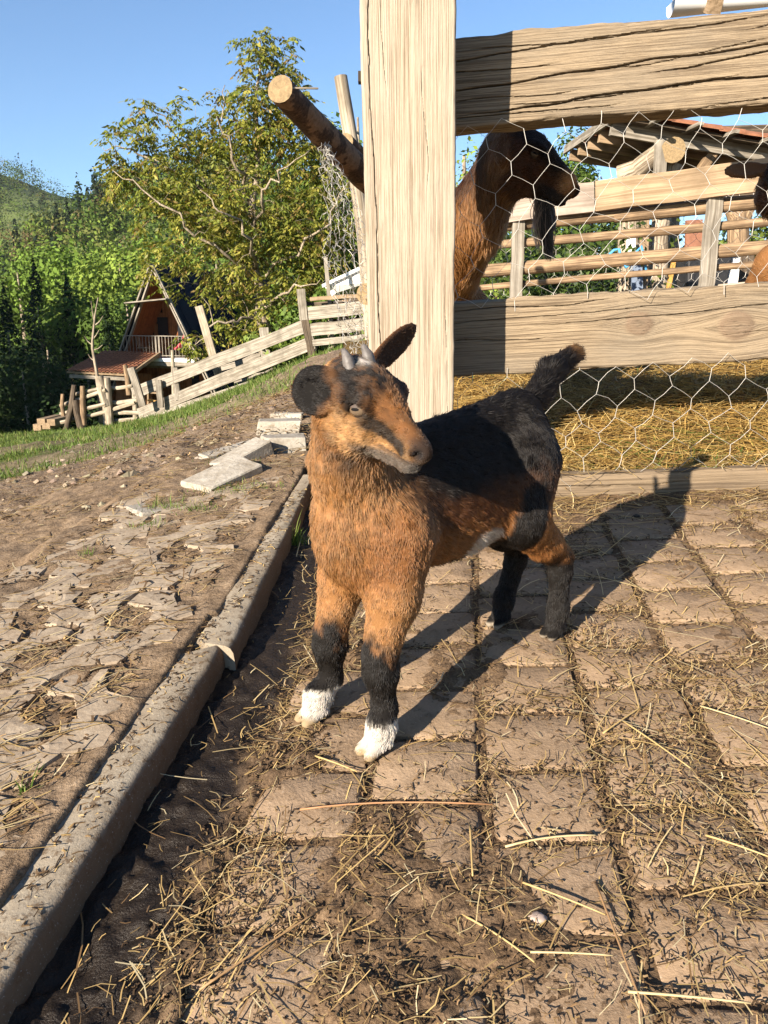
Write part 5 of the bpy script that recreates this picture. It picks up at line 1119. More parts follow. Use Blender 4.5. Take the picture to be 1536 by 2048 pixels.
# shrubs behind the far pen
for i, (u, v, Yd, h, w, cn, lb) in enumerate([(1215, 425, 14, 2.8, 3.4, 'mid', 'tall green bush seen between goat beard and shed trunks'), (1330, 415, 14.5, 2.8, 3.6, 'dark', 'dark bush in the depth of the shed'), (1450, 410, 14, 2.8, 3.4, 'mid', 'leafy bush behind the forked post'), (1570, 400, 14, 2.8, 3.4, 'bright', 'green bush at the far end of the pen'), (1100, 450, 13, 2.6, 3.2, 'mid', 'broad bush behind the left end of the pole fence'), (1060, 470, 8.6, 1.6, 2.2, 'mid', 'dark green shrub behind the pole fence under the goat beard'), (1390, 430, 9.5, 1.5, 2., 'lime', 'bright green bush behind the bin'), (1150, 440, 9.2, 1.5, 1.8, 'dark', 'shaded bush left of the shed trunks'), (960, 420, 8.8, 1.9, 2., 'mid', 'green shrub at the foot of the pen fence'), (680, 560, 17.5, 1.7, 3., 'bright', 'fresh green bush behind the upper plank fence'), (590, 620, 17.5, 1.4, 2.5, 'lime', 'bright weeds at the corner of the plank fence')]):
    p = at(u, v, Yd); r_ = np.random.default_rng(600 + i); P, N = crown_pts(1900, r_, 'round'); P = P * [w, w, h] + [p[0], p[1], p[2] - h]; v_, f_ = quads(P, N, r_.uniform(.5, 1.3, 1900) * .004 * Yd, .6, r_)
    t = thing('shrub', (p[0], p[1], p[2] - h), lb, 'shrub', 'shrubs around the pen'); mesh_np('foliage', v_, f_, M['leaf'], t, cols=np.repeat(np.array(PALW[cn]) * r_.uniform(.6, 1.4, (1900, 1)), 4, 0))
    logm('stem', [(p[0], p[1], p[2] - h - .2), (p[0], p[1], p[2] - h * .4)], [.03, .015], M['greybark'], t, 6, .1, i, 4)
# ================================================================== WALNUT TREE
def walnut():
    r_ = np.random.default_rng(90); YD = 20.3; b0 = at(530, 705, YD); t = thing('walnut_tree', b0, 'spreading walnut tree with drooping olive yellow leaves behind the fence', 'tree')
    m = YD / FPX; D = lambda u, v, dy=0.: at(u, v, YD + dy)
    mains = [[(530, 705, 0), (518, 630, 0), (512, 560, .2), (500, 480, .3), (510, 380, .2), (515, 280, 0), (520, 180, 0), (520, 80, .1)], [(512, 560, .2), (440, 500, -.8), (360, 440, -1.2), (290, 380, -1.2), (225, 340, -1.)], [(500, 480, .3), (430, 400, .5), (380, 320, .8), (330, 240, .8), (285, 200, .6)], [(510, 380, .2), (570, 300, .6), (585, 210, .6), (575, 120, .4)],
             [(512, 560, .2), (600, 500, -.8), (660, 430, -1.2), (700, 360, -1.)], [(518, 620, 0), (580, 580, -1.2), (640, 560, -1.5)], [(505, 420, .3), (470, 330, -.8), (440, 250, -1.), (450, 170, -.8)], [(500, 480, .3), (520, 400, -1.6), (560, 340, -2.), (620, 300, -1.8)], [(510, 540, .2), (500, 480, -1.8), (450, 420, -2.4), (400, 380, -2.4)], [(430, 400, .5), (330, 330, 1.), (250, 300, 1.), (205, 295, 1.)], [(518, 640, 0), (470, 640, -1.), (420, 650, -1.2), (390, 690, -1.2)]]
    mb = MB(); nodes = []
    for i, br in enumerate(mains):
        P = np.array([D(*q) for q in br]); s = np.linspace(0, 1, 14); tt = np.linspace(0, 1, len(P)); P = np.stack([np.interp(s, tt, P[:, k]) for k in range(3)], -1); P[1:-1] += r_.normal(0, .06, (12, 3))
        rad = np.interp(s, [0, .25, 1], [.19, .12, .02]) if i == 0 else np.interp(s, [0, 1], [.045, .009]); mb.tube(P, rad, 7); nodes += [(p, q_) for p, q_ in zip(P[3 if i == 0 else 2:], rad[3 if i == 0 else 2:])]
    NP = np.array([q[0] for q in nodes]); NR = np.array([q[1] for q in nodes])
    lobes = [(520, 470, 150, 130, 150), (620, 440, 95, 130, 90), (410, 440, 125, 100, 95), (330, 535, 75, 55, 12), (450, 580, 100, 45, 18), (565, 610, 90, 60, 50), (640, 540, 70, 90, 50), (520, 160, 60, 80, 34), (490, 265, 85, 80, 62), (585, 260, 65, 100, 62), (380, 280, 90, 75, 50), (265, 290, 60, 55, 16), (300, 370, 80, 45, 34), (225, 330, 30, 40, 6), (290, 215, 30, 35, 7), (660, 330, 55, 60, 30), (390, 690, 45, 30, 10), (470, 660, 60, 30, 12), (570, 120, 28, 40, 8), (520, 85, 25, 20, 6)]
    tw = []
    for (u, v, ru, rv, n) in lobes:
        n = int(n * 1.35); d = nrm(r_.normal(0, 1, (n, 3))) * (r_.uniform(.1, 1., (n, 1)) ** .6); c = D(u, v); tw.append(c + d * np.array([ru * m, ru * m * .9, rv * m]))
    tw = np.concatenate(tw); order = np.argsort([np.min(((NP - q) ** 2).sum(1)) for q in tw]); tips = []
    for k in order:
        q = tw[k]; dd = ((NP - q) ** 2).sum(1) + (q[2] < NP[:, 2] - .3) * 1.5; j = int(np.argmin(dd)); a = NP[j]; L = np.linalg.norm(q - a)
        mid = a * .5 + q * .5 + np.array([0, 0, .10 * L]) + r_.normal(0, .05 * L + .01, 3); r0 = min(NR[j] * .7, .005 + .012 * L)
        if L > .12: mb.tube([a, mid, q], [r0, r0 * .75, .004], 4, caps=False)
        NP = np.vstack([NP, mid, q]); NR = np.append(NR, [r0 * .75, .0055]); tips.append((q, nrm(q - mid)))
    G = mb.build('trunk', M['greybark'], t, True); vv = np.concatenate(mb.v); at_ = G.data.attributes.new('gc', 'FLOAT_VECTOR', 'POINT'); at_.data.foreach_set('vector', (vv[:, [2, 0, 1]]).astype(np.float32).ravel())
    C, Dd, Nn, Ln, Cl = [], [], [], [], []
    pal = np.array([(.22, .22, .036), (.17, .195, .03), (.27, .25, .05), (.20, .14, .04), (.14, .175, .028)])
    for q, dr in tips:
        nl = r_.integers(4, 8)
        for _ in range(nl):
            az = r_.uniform(0, 6.28); out = np.array([math.cos(az), math.sin(az), r_.uniform(-.35, .35)]) ; out = nrm(out + dr * .6); st = q + r_.normal(0, .06, 3); RL = r_.uniform(.16, .34); cc = pal[r_.choice(5, p=[.3, .26, .18, .1, .16])] * r_.uniform(.7, 1.25)
            side = nrm(np.cross(out, [0, 0, 1.]) + 1e-6)
            for k2 in range(7):
                tpos = 1. if k2 == 6 else .3 + .28 * (k2 // 2); sg = 0 if k2 == 6 else (1 if k2 % 2 else -1); bs = st + out * RL * tpos + np.array([0, 0, -1.]) * RL * .45 * tpos ** 2
                ld = nrm(out * (.7 if sg else 1.) + side * sg * .8 + np.array([0, 0, -.75]) + r_.normal(0, .2, 3)); C.append(bs); Dd.append(ld); Nn.append(nrm(np.array([0, 0, 1.]) + r_.normal(0, .5, 3))); Ln.append(r_.uniform(.085, .16)); Cl.append(cc * r_.uniform(.85, 1.15))
    C, Dd, Nn, Ln, Cl = map(np.array, (C, Dd, Nn, Ln, Cl)); s = nrm(np.cross(Dd, Nn)) * (Ln * .21)[:, None]; V = np.stack([C, C + Dd * (Ln * .45)[:, None] + s, C + Dd * Ln[:, None], C + Dd * (Ln * .45)[:, None] - s], 1).reshape(-1, 3)
    mesh_np('crown', V, (np.arange(len(C)) * 4)[:, None] + np.arange(4), M['leaf'], t, cols=np.repeat(Cl, 4, 0)); print('leaflets', len(C))
walnut()
# ================================================================== COTTAGE (A-frame) WITH TILED PORCH
HB = at(340, 812, 34.); hh_ = nrm(np.array([.25, .97, 0])); he = np.array([hh_[1], -hh_[0], 0])
def HP_(l, d, z): return HB + he * (l * 1.3) + hh_ * d + np.array([0, 0, z])
cot = thing('cottage', HB, 'steep A-frame cottage with dark roof and orange boarded gable', 'house')
HW, HH, HD = 2.25, 5.85, 11.5
for s in (-1, 1):
    m = MB(); a = [HP_(s * (HW + .12), -.7, -.4), HP_(s * .0, -.7, HH + .05), HP_(0, HD, HH + .05), HP_(s * (HW + .12), HD, -.4)]; nn = nrm(np.cross(a[1] - a[0], a[2] - a[1])) * .09; nn = nn if np.dot(nn, he) * s > 0 else -nn
    m.add(a + [q + nn for q in a], [(0, 1, 2, 3), (7, 6, 5, 4), (0, 4, 5, 1), (1, 5, 6, 2), (2, 6, 7, 3), (3, 7, 4, 0)]); rf = m.build('roof', M['roofdark'], cot)
    for k in range(12):
        d_ = -.3 + k * 1.05; q0, q1 = HP_(s * (HW + .12), d_, -.4) + nn * 1.02, HP_(s * .02, d_, HH + .03) + nn * 1.02; stick('roof_batten', q0, q1, .05, .03, M['roofdark'], rf, up=nn)
    for k, off in enumerate((0., .17)): stick('fascia_board', HP_(s * (HW + .16 - off), -.74 + .12 * k, -.4), HP_(s * (.06 - off * .4), -.74 + .12 * k, HH - off * .7), .06, .15, M['board_grey'], cot, up=-hh_)
    m = MB(); a = [HP_(s * (HW - .05), -.55, -.3), HP_(s * .05, -.55, HH - .12), HP_(s * .05, 1.2, HH - .12), HP_(s * (HW - .05), 1.2, -.3)]; m.add(a, [(0, 1, 2, 3)]); o = m.build('soffit_lining', M['orange'], cot); o.data.attributes.new('gc', 'FLOAT_VECTOR', 'POINT').data.foreach_set('vector', np.array([(0, 0, 0), (5, 0, 0), (5, 2, 0), (0, 2, 0)], np.float32).ravel())
for k in range(22):                                                        # gable boards behind the balcony
    l = -1.95 + k * .185; zt = HH * (1 - abs(l) / HW) - .15
    if zt > .3: stick('gable_board', HP_(l, 1.15, -.3), HP_(l, 1.15, zt), .232, .03, M['orange'], cot, up=-hh_)
stick('balcony_door', HP_(.25, 1.08, 2.2), HP_(.25, 1.08, 4.1), .62, .04, M['glassdark'], cot, up=-hh_); stick('window', HP_(-.55, 1.08, 2.9), HP_(-.55, 1.08, 3.8), .5, .04, M['glassdark'], cot, up=-hh_)
stick('balcony_floor', HP_(-1.35, -.2, 2.05), HP_(1.35, -.2, 2.0), 1.3, .14, M['whitepaint'], cot); stick('balcony_beam', HP_(-1.4, -.75, 1.86), HP_(1.4, -.75, 1.84), .1, .16, M['board_grey'], cot)
rl = stick('railing', HP_(-1.2, -.78, 3.02), HP_(1.15, -.78, 3.0), .04, .035, M['board_grey'], cot); stick('railing_bar', HP_(-1.2, -.78, 2.2), HP_(1.15, -.78, 2.2), .03, .03, M['board_grey'], rl)
for k in range(21):
    l = -1.2 + k * .1175; stick('baluster', HP_(l, -.78, 2.16), HP_(l, -.78, 3.0), .07 if k in (10, 11) else .018, .018, M['board_grey'], rl, up=-hh_)
stick('lower_wall', HP_(0, 1.3, -.2), HP_(0, 1.3, 1.9), 3.6, .1, M['darkpole'], cot, up=-hh_); stick('lower_beam', HP_(-1.6, .2, 1.72), HP_(1.7, .2, 1.7), .14, .18, M['board_new'], cot)
for l in (.55, 1.15): fr_ = stick('door_leaf', HP_(l, 1.15, -.2), HP_(l, 1.15, 1.62), .5, .05, M['orange'], cot, up=-hh_); stick('door_glass', HP_(l, 1.10, .25), HP_(l, 1.10, 1.5), .36, .03, M['glassdark'], fr_, up=-hh_)
stick('apex_canopy', HP_(-.9, -.9, 4.35), HP_(.6, -.9, 4.5), .5, .05, M['board_grey'], cot)
# porch roof of real tiles on posts
A0, A1, B0, B1 = at(208, 704, 33.6), at(326, 707, 33.6), at(133, 743, 30.9), at(252, 749, 30.9)
por = thing('porch', (A0 + B1) / 2 * [1, 1, 0] + [0, 0, -3.6], 'lean-to porch with terracotta tiled roof on pale posts beside the cottage', 'porch')
pr = MB(); pn = nrm(np.cross(A1 - A0, B0 - A0)); pn = pn if pn[2] > 0 else -pn; pr.add([A0, A1, B1, B0] + [q - pn * .06 for q in (A0, A1, B1, B0)], [(0, 1, 2, 3), (7, 6, 5, 4), (0, 4, 5, 1), (1, 5, 6, 2), (2, 6, 7, 3), (3, 7, 4, 0)]); deck = pr.build('roof_deck', M['board_new'], por)
tm = None; nr_, nc_ = 9, 15
for i in range(nr_):
    for j in range(nc_):
        f0, f1 = i / nr_, (i + 1.12) / nr_; g0, g1 = j / nc_, (j + .97) / nc_; bl = lambda f, g: (A0 * (1 - g) + A1 * g) * (1 - f) + (B0 * (1 - g) + B1 * g) * f
        up_ = pn * (.02 + .012 * random.random()); lo_ = pn * .055; V = []
        for f, q in ((f0, up_), (f1, lo_)):
            for g_, hgt in ((0, 0), (.25, .045), (.5, .06), (.75, .045), (1, 0)): V.append(bl(f, g0 + (g1 - g0) * g_) + q + pn * hgt)
        V += [v - pn * .02 for v in V[5:10]]
        mesh_np('roof_tile', V, [(k, k + 1, k + 6, k + 5) for k in range(4)] + [(k + 5, k + 6, k + 11, k + 10) for k in range(4)], M['terracotta'], deck)
stick('eave_beam', at(140, 752, 31.), at(256, 758, 31.), .12, .13, M['board_grey'], por)
for u, w_ in ((208, 12), (268, 12), (345, 8)): logm('post', [at(u, 754 if u < 300 else 700, 31.1), at(u + 4, 858, 31.1)], .11 * w_ / 12, M['palepole'], por, 8, .08, u, 6)
for k in range(7): stick('rafter_end', at(152 + k * 17, 748, 30.95), at(158 + k * 17, 742, 31.6), .08, .1, M['board_new'], por)
stick('porch_brace', at(318, 708, 33.2), at(256, 752, 31.), .1, .12, M['board_new'], por)
stick('side_wall', at(268, 745, 33.4), at(268, 830, 33.4), 1.7, .06, M['orange'], por, up=-hh_)
def small(name, label, cat, parts, base):
    t = thing(name, base, label, cat)
    for (pn_, p0, p1, w, h, mt) in parts: stick(pn_, p0, p1, w, h, M[mt], t)
    return t
small('hammock_chair', 'red hanging chair on the cottage balcony', 'chair', [('seat', HP_(.45, -.2, 2.45), HP_(.75, -.2, 2.75), .4, .06, 'red'), ('backrest', HP_(.75, -.2, 2.7), HP_(.85, -.2, 3.1), .4, .05, 'red'), ('cord', HP_(.8, -.2, 3.05), HP_(.9, -.2, 3.7), .02, .02, 'board_new')], HP_(.5, -.2, 2.2))
small('balcony_chair', 'small wooden chair behind the balcony railing', 'chair', [('seat', HP_(-.9, -.2, 2.5), HP_(-.5, -.2, 2.5), .35, .04, 'board_new'), ('backrest', HP_(-.9, -.1, 2.5), HP_(-1., -.1, 2.95), .3, .03, 'board_new'), ('leg', HP_(-.85, -.2, 2.12), HP_(-.6, -.2, 2.5), .04, .04, 'board_new'), ('leg', HP_(-.55, -.2, 2.12), HP_(-.8, -.2, 2.5), .04, .04, 'board_new')], HP_(-.7, -.2, 2.12))
small('porch_table', 'yellow wooden table under the porch', 'table', [('table_top', at(292, 783, 31.8), at(324, 786, 31.8), .5, .06, 'board_new'), ('leg', at(296, 785, 31.8), at(296, 808, 31.8), .06, .06, 'board_new'), ('leg', at(318, 786, 31.8), at(318, 810, 31.8), .06, .06, 'board_new'), ('shelf', at(297, 800, 31.8), at(318, 802, 31.8), .3, .05, 'yellow')], at(306, 812, 31.8))
# ================================================================== LEFT: plank fence, pole fence, sapling, timber stack
def gz(x, y): return float(terr(np.array([x * 1.]), np.array([y * 1.]))[0])
pf = thing('plank_fence', at(440, 770, 17.), 'sloping fence of two wide weathered planks in front of the cottage', 'fence')
for (p0, p1, h_) in (((266, 787, 18.), (616, 650, 15.6), .26), ((278, 828, 18.), (630, 684, 15.6), .26), ((283, 842, 18.), (500, 772, 16.3), .20)): stick('plank', at(*p0), at(*p1), .045, h_, M['board_grey'], pf, jit=.004)
for (u0, v0, u1, v1, w) in ((398, 612, 444, 775, .17), (262, 735, 286, 812, .15), (528, 655, 532, 714, .2), (350, 735, 356, 800, .12), (605, 640, 628, 705, .16), (317, 760, 322, 815, .12)): stick('post', at(u0, v0, 17.4), at(u1, v1, 17.4), w, .1, M['palepole'] if u0 == 398 else M['board_grey'], pf, up=(0, -1, 0), jit=.003)
for (u0, v0, u1, v1) in ((440, 738, 580, 690), (470, 768, 560, 738)): stick('back_plank', at(u0, v0, 18.2), at(u1, v1, 17.6), .04, .12, M['board_grey'], pf, jit=.01)
p2 = thing('plank_fence', at(668, 690, 15.2), 'short level plank fence on the crest beside the crumpled netting', 'fence')
for (a, c_, h_) in (((604, 629, 15.4), (800, 606, 14.6), .24), ((609, 662, 15.4), (800, 640, 14.6), .23), ((626, 686, 15.3), (800, 668, 14.6), .12)): stick('plank', at(*a), at(*c_), .04, h_, M['board_grey'], p2, jit=.004)
stick('rail_pole', at(621, 598, 15.2), at(760, 588, 14.8), .07, .07, M['board_new'], p2, jit=.008); stick('rail_pole', at(606, 610, 15.6), at(760, 598, 15.2), .07, .07, M['darkpole'], p2, jit=.01); stick('rail_pole', at(628, 650, 15.7), at(760, 636, 15.2), .07, .09, M['darkpole'], p2, jit=.01)
for (u0, v0, u1, v1, w, mt) in ((602, 578, 608, 640, .16, 'board_grey'), (651, 515, 666, 690, .07, 'board_grey'), (690, 600, 695, 700, .12, 'pole'), (610, 640, 624, 712, .14, 'darkpole'), (676, 610, 688, 690, .08, 'pole')): stick('post', at(u0, v0, 15.35), at(u1, v1, 15.35), w, .08, M[mt], p2, up=(0, -1, 0), jit=.003)
tr = thing('metal_trough', at(700, 590, 16.5), 'white sheet-metal trough roof above the short plank fence', 'trough')
m = MB(); q = [at(648, 572, 16.4), at(735, 530, 15.6), at(735, 566, 15.6), at(672, 586, 16.4), at(664, 592, 16.4)]; m.add(q + [p + np.array([.1, .7, -.05]) for p in q], [(0, 1, 2, 3, 4), (9, 8, 7, 6, 5)] + [(k, k + 5, (k + 1) % 5 + 5, (k + 1) % 5) for k in range(5)]); m.build('sheet', M['whitepaint'], tr); stick('rim', at(646, 572, 16.3), at(737, 529, 15.5), .05, .06, M['steel'], tr)
pl = thing('pole_fence', at(190, 855, 18.5), 'rustic fence of thin crooked poles below the porch', 'fence')
for (u0, v0, u1, v1, r_0) in ((121, 812, 212, 780, .05), (121, 828, 212, 808, .05), (122, 845, 270, 805, .05), (212, 776, 266, 772, .05), (205, 807, 276, 800, .06), (212, 828, 280, 826, .055), (212, 845, 276, 838, .05), (145, 790, 205, 776, .045)): logm('pole', [at(u0, v0, 18.7), at((u0 + u1) / 2, (v0 + v1) / 2 + random.uniform(-3, 3), 18.6), at(u1, v1, 18.4)], r_0, M['palepole'], pl, 7, .12, int(u0), 8)
for (u0, v0, u1, v1, r_0, mt) in ((125, 788, 127, 832, .05, 'pole'), (148, 770, 132, 862, .07, 'darkpole'), (150, 800, 164, 858, .1, 'darkpole'), (165, 772, 168, 850, .07, 'pole'), (198, 752, 214, 812, .13, 'palepole'), (214, 755, 220, 850, .1, 'palepole'), (250, 730, 258, 790, .07, 'pole')): logm('post', [at(u0, v0, 18.5), at((u0 + u1) / 2 + random.uniform(-2, 2), (v0 + v1) / 2, 18.5), at(u1, v1, 18.5)], [r_0 * .8, r_0, r_0], M[mt], pl, 8, .15, int(u0) + 3, 9)
sp_ = thing('sapling', at(200, 845, 19.), 'thin leafless sapling in front of the dark wood', 'tree')
logm('stem', [at(202, 845, 19.), at(196, 760, 19.), at(184, 690, 19.), at(190, 630, 19.), at(196, 595, 19.)], [.05, .045, .035, .02, .008], M['greybark'], sp_, 6, .15, 3, 16)
for (u0, v0, u1, v1) in ((185, 690, 168, 672), (188, 640, 182, 602), (191, 650, 206, 632), (186, 700, 205, 690), (184, 680, 198, 660), (187, 720, 176, 708)): logm('branch', [at(u0, v0, 19.), at((u0 + u1) / 2, (v0 + v1) / 2 + 3, 19.), at(u1, v1, 19.)], [.018, .012, .005], M['greybark'], sp_, 5, .1, 2, 5)
for k, (u, v, lb) in enumerate(((88, 852, 'front sawn beam of the small timber stack below the pole fence'), (106, 849, 'middle sawn beam of the small timber stack'), (96, 841, 'top sawn beam lying across the timber stack'), (116, 842, 'rear sawn beam reaching towards the pole fence'))):
    o = stick('timber_beam', at(u - 14, v + 3, 19.2), at(u + 22, v - 6, 20.2), .2, .16, M['board_new']); tag(o, lb, 'timber', 'sawn beams stacked at the edge of the slope')
# ================================================================== RIGHT: far pen fence, netting, shed
ff = thing('pen_fence', at(1230, 600, 6.5), 'pen fence of wide boards and round poles beyond the goats', 'fence')
ZY = lambda u: 6.7 - .9 * (u - 900) / 700
def LL(nm, u0, v0, u1, v1, w, h, mt, rnd=False, off=0.):
    a, c_ = at(u0, v0, ZY(u0) + off), at(u1, v1, ZY(u1) + off)
    return logm(nm, [a, a * .6 + c_ * .4 + [0, 0, random.uniform(-.01, .01)], c_], [h / 2, h / 2 * 1.05, h / 2 * .95], M[mt], ff, 10, .07, int(v0), 30) if rnd else stick(nm, a, c_, w, h, M[mt], ff, jit=.003)
LL('board', 820, 443, 1189, 394, .035, .215, 'board_pale'if 'board_pale' in M else 'board_grey'); LL('board', 1191, 393, 1720, 326, .035, .215, 'board_new')
LL('pole', 820, 466, 1240, 430, 0, .10, 'pole', True, .1); LL('pole', 1230, 432, 1720, 385, 0, .105, 'pole', True, .1); LL('pole', 860, 500, 1720, 428, 0, .068, 'pole', True, .12); LL('pole', 830, 553, 1720, 478, 0, .105, 'pole', True, .12); LL('pole', 860, 585, 1720, 512, 0, .05, 'pole', True, .12); LL('pole', 1000, 612, 1720, 552, 0, .06, 'palepole', True, .12)
for (u, v0, v1, w) in ((1035, 424, 610, .095), (1428, 385, 600, .105), (880, 430, 610, .1), (1660, 360, 590, .1)): stick('post', at(u + 3, v0, ZY(u) + .02), at(u - (20 if u > 1300 else 4), v1, ZY(u) + .02), w, .05, M['board_grey'], ff, up=(0, -1, 0), jit=.003)
P, E, T = hexnet(3.2, .95, .105, 44); P3 = np.array([at(880, 0, 6.9) * [1, 1, 0] for _ in P]); x0 = at(900, 500, 6.9)[0]
xx = x0 + P[:, 0]; P3 = np.stack([xx, 6.95 - .14 * P[:, 0] + .02 * np.sin(P[:, 1] * 9), at(900, 598, 6.9)[2] - .05 + P[:, 1] + .03 * P[:, 0]], -1)
net_obj('wire_netting', P3, E, T, .0016, 'small-looking wire netting fixed behind the far pole fence', 45)
# shed
sh = thing('shed', at(1340, 600, 9.5), 'open shed with tiled roof, bare rafters and trunk posts', 'shed')
Bq, Aq = at(1258, 236, 8.6), at(1156, 301, 10.6); Rv = at(1600, 296, 8.9) - Bq; Rv = Rv / np.linalg.norm(Rv) * 5.; Bn = Bq; Cn = Bq + Rv; Dn = Aq + Rv
rn = nrm(np.cross(Rv, Aq - Bq)); rn = rn if rn[2] > 0 else -rn
m = MB(); q = [Aq, Bq, Cn, Dn]; m.add([p + rn * .0 for p in q] + [p - rn * .025 for p in q], [(0, 1, 2, 3), (7, 6, 5, 4), (0, 4, 5, 1), (1, 5, 6, 2), (2, 6, 7, 3), (3, 7, 4, 0)]); dk = m.build('roof_boarding', M['darkpole'], sh)
eu = nrm(Aq - Bq); ru_ = nrm(Rv); LA = np.linalg.norm(Aq - Bq)
for j in range(9):
    for i in range(18):
        a = Bq + eu * (-.08 + j * LA / 8.6) + ru_ * (-.1 + i * .27); V = []
        for f, z0_ in ((0, .03), (.31, .055)):
            for g_, hg in ((0, 0), (.06, .035), (.12, .045), (.18, .03), (.24, 0)): V.append(a + ru_ * (f if True else 0) * 1. + eu * g_ + rn * (z0_ + hg - f * .05 + .008 * random.random()))
        V += [v - rn * .02 for v in V]
        mesh_np('roof_tile', V, [(k, k + 1, k + 6, k + 5) for k in range(4)] + [(k + 10, k + 15, k + 16, k + 11) for k in range(4)] + [(k, k + 10, k + 11, k + 1) for k in range(4)] + [(k + 5, k + 6, k + 16, k + 15) for k in range(4)] + [(0, 5, 15, 10), (4, 14, 19, 9)], M['terracotta'], dk)
for k in range(5):
    a = Bq + eu * (.18 + k * (LA - .3) / 4) - rn * .085; stick('rafter', a - ru_ * .12, a + ru_ * 5., .06, .13, M['board_new'] if k else M['board_grey'], sh, up=rn)
for k in range(9):
    a = Bq + ru_ * (.25 + k * .42) - rn * .012; stick('roof_batten', a - eu * (.28 + .05 * (k % 2)), a + eu * LA, .05, .035, M['board_grey'], sh, up=rn)
stick('verge_board', Bq - ru_ * .15 - eu * .02 + rn * .0, Aq - ru_ * .15 + eu * .1, .03, .1, M['board_grey'], sh, up=rn)
logm('purlin_log', [at(1346, 300, 8.7), at(1330, 320, 9.6), at(1318, 335, 10.6)], [.125, .12, .12], M['greybark'], sh, 16, .05, 4, 12, M['cutend'])
logm('brace_log', [at(1238, 352, 9.2), at(1275, 340, 9.1), at(1320, 305, 8.9), at(1335, 285, 8.85)], [.11, .115, .11, .10], M['greybark'], sh, 12, .1, 5, 16, M['cutend'])
logm('trunk_post', [at(1256, 620, 9.2), at(1258, 480, 9.2), at(1258, 345, 9.2)], [.14, .125, .12], M['greybark'], sh, 12, .12, 6, 16)
logm('trunk_post', [at(1308, 620, 9.), at(1318, 470, 9.), at(1345, 330, 9.)], [.15, .11, .10], M['greybark'], sh, 12, .18, 7, 18); logm('trunk_post', [at(1342, 620, 9.3), at(1340, 470, 9.3), at(1345, 340, 9.3)], [.11, .10, .09], M['greybark'], sh, 12, .14, 8, 16)
stick('prop_board', at(1322, 280, 8.75), at(1316, 420, 8.75), .12, .05, M['board_grey'], sh, up=(0, -1, 0)); stick('strut', at(1398, 345, 9.), at(1432, 296, 9.), .08, .1, M['pole'], sh); stick('upright_plank', at(1290, 425, 8.8), at(1285, 600, 8.8), .09, .04, M['board_new'], sh, up=(0, -1, 0))
stick('back_wall', at(1360, 330, 12.), at(1700, 320, 12.), .05, 1.0, M['darkpole'], sh)
logm('forked_post', [at(1475, 620, 8.4), at(1478, 500, 8.4), at(1475, 430, 8.4), at(1452, 410, 8.4)], [.12, .11, .10, .05], M['pole'], sh, 10, .1, 9, 14); logm('fork_arm', [at(1480, 460, 8.4), at(1505, 405, 8.35)], [.07, .05], M['pole'], sh, 10, .1, 10, 6)
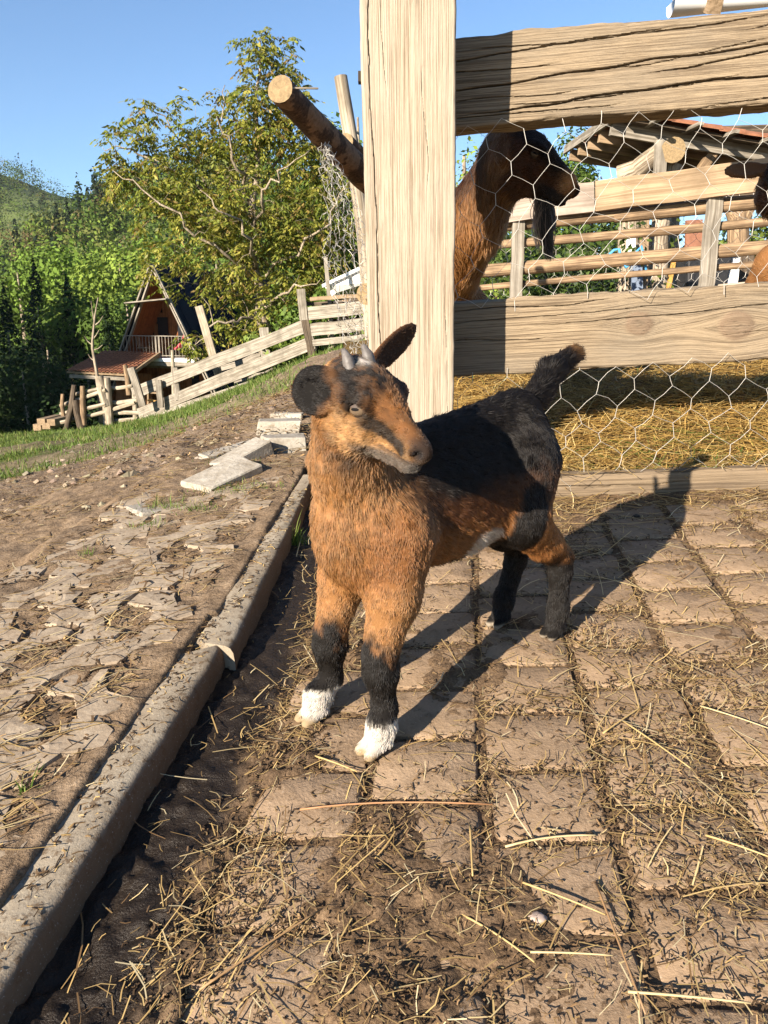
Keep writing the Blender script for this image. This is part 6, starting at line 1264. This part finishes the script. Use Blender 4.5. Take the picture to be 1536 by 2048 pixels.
# small things standing in and by the shed
bn = thing('bin', at(1410, 575, 7.9), 'black plastic bin behind the poles under the shed', 'bin')
m = MB(); c = at(1405, 548, 7.9); m.box(c, (-.19, 0, 0), (0, -.14, 0), (0, 0, .16), 1.15); o = m.build('tub', M['blackplastic'], bn); bevel(o, .02); m = MB(); m.box(c + [0, 0, .17], (.24, 0, 0), (0, .18, 0), (0, 0, .012)); bevel(m.build('rim', M['blackplastic'], bn), .008)
def solo(nm, lb, cat, p0, p1, w, h, mt, up=(0, -1, 0)): return tag(stick(nm, p0, p1, w, h, M[mt], None, up), lb, cat)
solo('white_panel', 'white panel leaning beside the black bin', 'panel', at(1452, 515, 7.8), at(1445, 590, 7.8), .26, .04, 'whitepaint'); solo('red_plank', 'red-brown plank upright behind the bin', 'plank', at(1388, 440, 8.6), at(1386, 505, 8.6), .17, .04, 'redpaint'); solo('tool_handle', 'yellow tool handle leaning by the shed trunks', 'handle', at(1352, 500, 8.2), at(1336, 580, 8.2), .04, .03, 'yellow'); solo('notice_board', 'pale notice sheet fixed on the first shed trunk', 'notice', at(1262, 470, 8.9), at(1262, 508, 8.9), .10, .01, 'whitepaint'); solo('blue_plank', 'bluish board leaning at the foot of the first shed trunk', 'plank', at(1272, 520, 8.7), at(1275, 600, 8.7), .12, .03, 'bluegrey' if 'bluegrey' in M else 'whitepaint'); solo('grey_crate', 'dark crate standing at the right of the white panel', 'crate', at(1480, 510, 8.2), at(1478, 580, 8.2), .2, .2, 'darkpole')
m = MB(); m.tube([at(1216, 512, 6.35), at(1228, 500, 6.33), at(1238, 498, 6.33), at(1243, 520, 6.3), at(1252, 535, 6.3), at(1262, 528, 6.3), at(1272, 505, 6.3), at(1282, 492, 6.33), at(1290, 520, 6.3), at(1293, 548, 6.3)], .011, 6); tag(m.build('rope', M['blue'], None, True), 'blue rope tied round the thick pen pole', 'rope')
# gutter at the top edge
gt = thing('gutter', at(1440, 30, 4.6), 'white metal roof gutter above the upper rail', 'gutter'); m = MB(); V = []
g0, g1 = at(1342, 6, 4.7), at(1620, -28, 4.3)
for P0 in (g0, g1):
    for k in range(9): th = math.pi * k / 8; V.append(P0 + np.array([0, -math.cos(th) * .07, -math.sin(th) * .07]))
V = np.array(V); V = np.vstack([V, V * 1 + np.array([0, 0, .004])]); m.add(V, [(k, k + 1, k + 10, k + 9) for k in range(8)] + [(k + 18, k + 27, k + 28, k + 19) for k in range(8)] + [tuple(range(9))]); m.build('channel', M['steel'], gt, True)
stick('rafter_tail', at(1402, -6, 4.75), at(1432, 8, 4.5), .07, .09, M['board_new'], gt); stick('fascia', at(1350, -18, 4.8), at(1640, -55, 4.4), .03, .16, M['board_grey'], gt)

# ================================================================== HAZE
hz = MB(); hz.box((-40, 290, 60), (560, 0, 0), (0, 345, 0), (0, 0, 105)); ho = hz.build('haze', None); ho['kind'] = 'stuff'
hm = bpy.data.materials.new('haze_air'); hm.use_nodes = True; ht = hm.node_tree; ht.nodes.remove(ht.nodes['Principled BSDF']); pv = ht.nodes.new('ShaderNodeVolumePrincipled'); pv.inputs['Color'].default_value = (.80, .88, 1., 1); pv.inputs['Density'].default_value = .00010; pv.inputs['Anisotropy'].default_value = .1
ht.links.new(pv.outputs[0], ht.nodes['Material Output'].inputs['Volume']); ho.data.materials.append(hm)
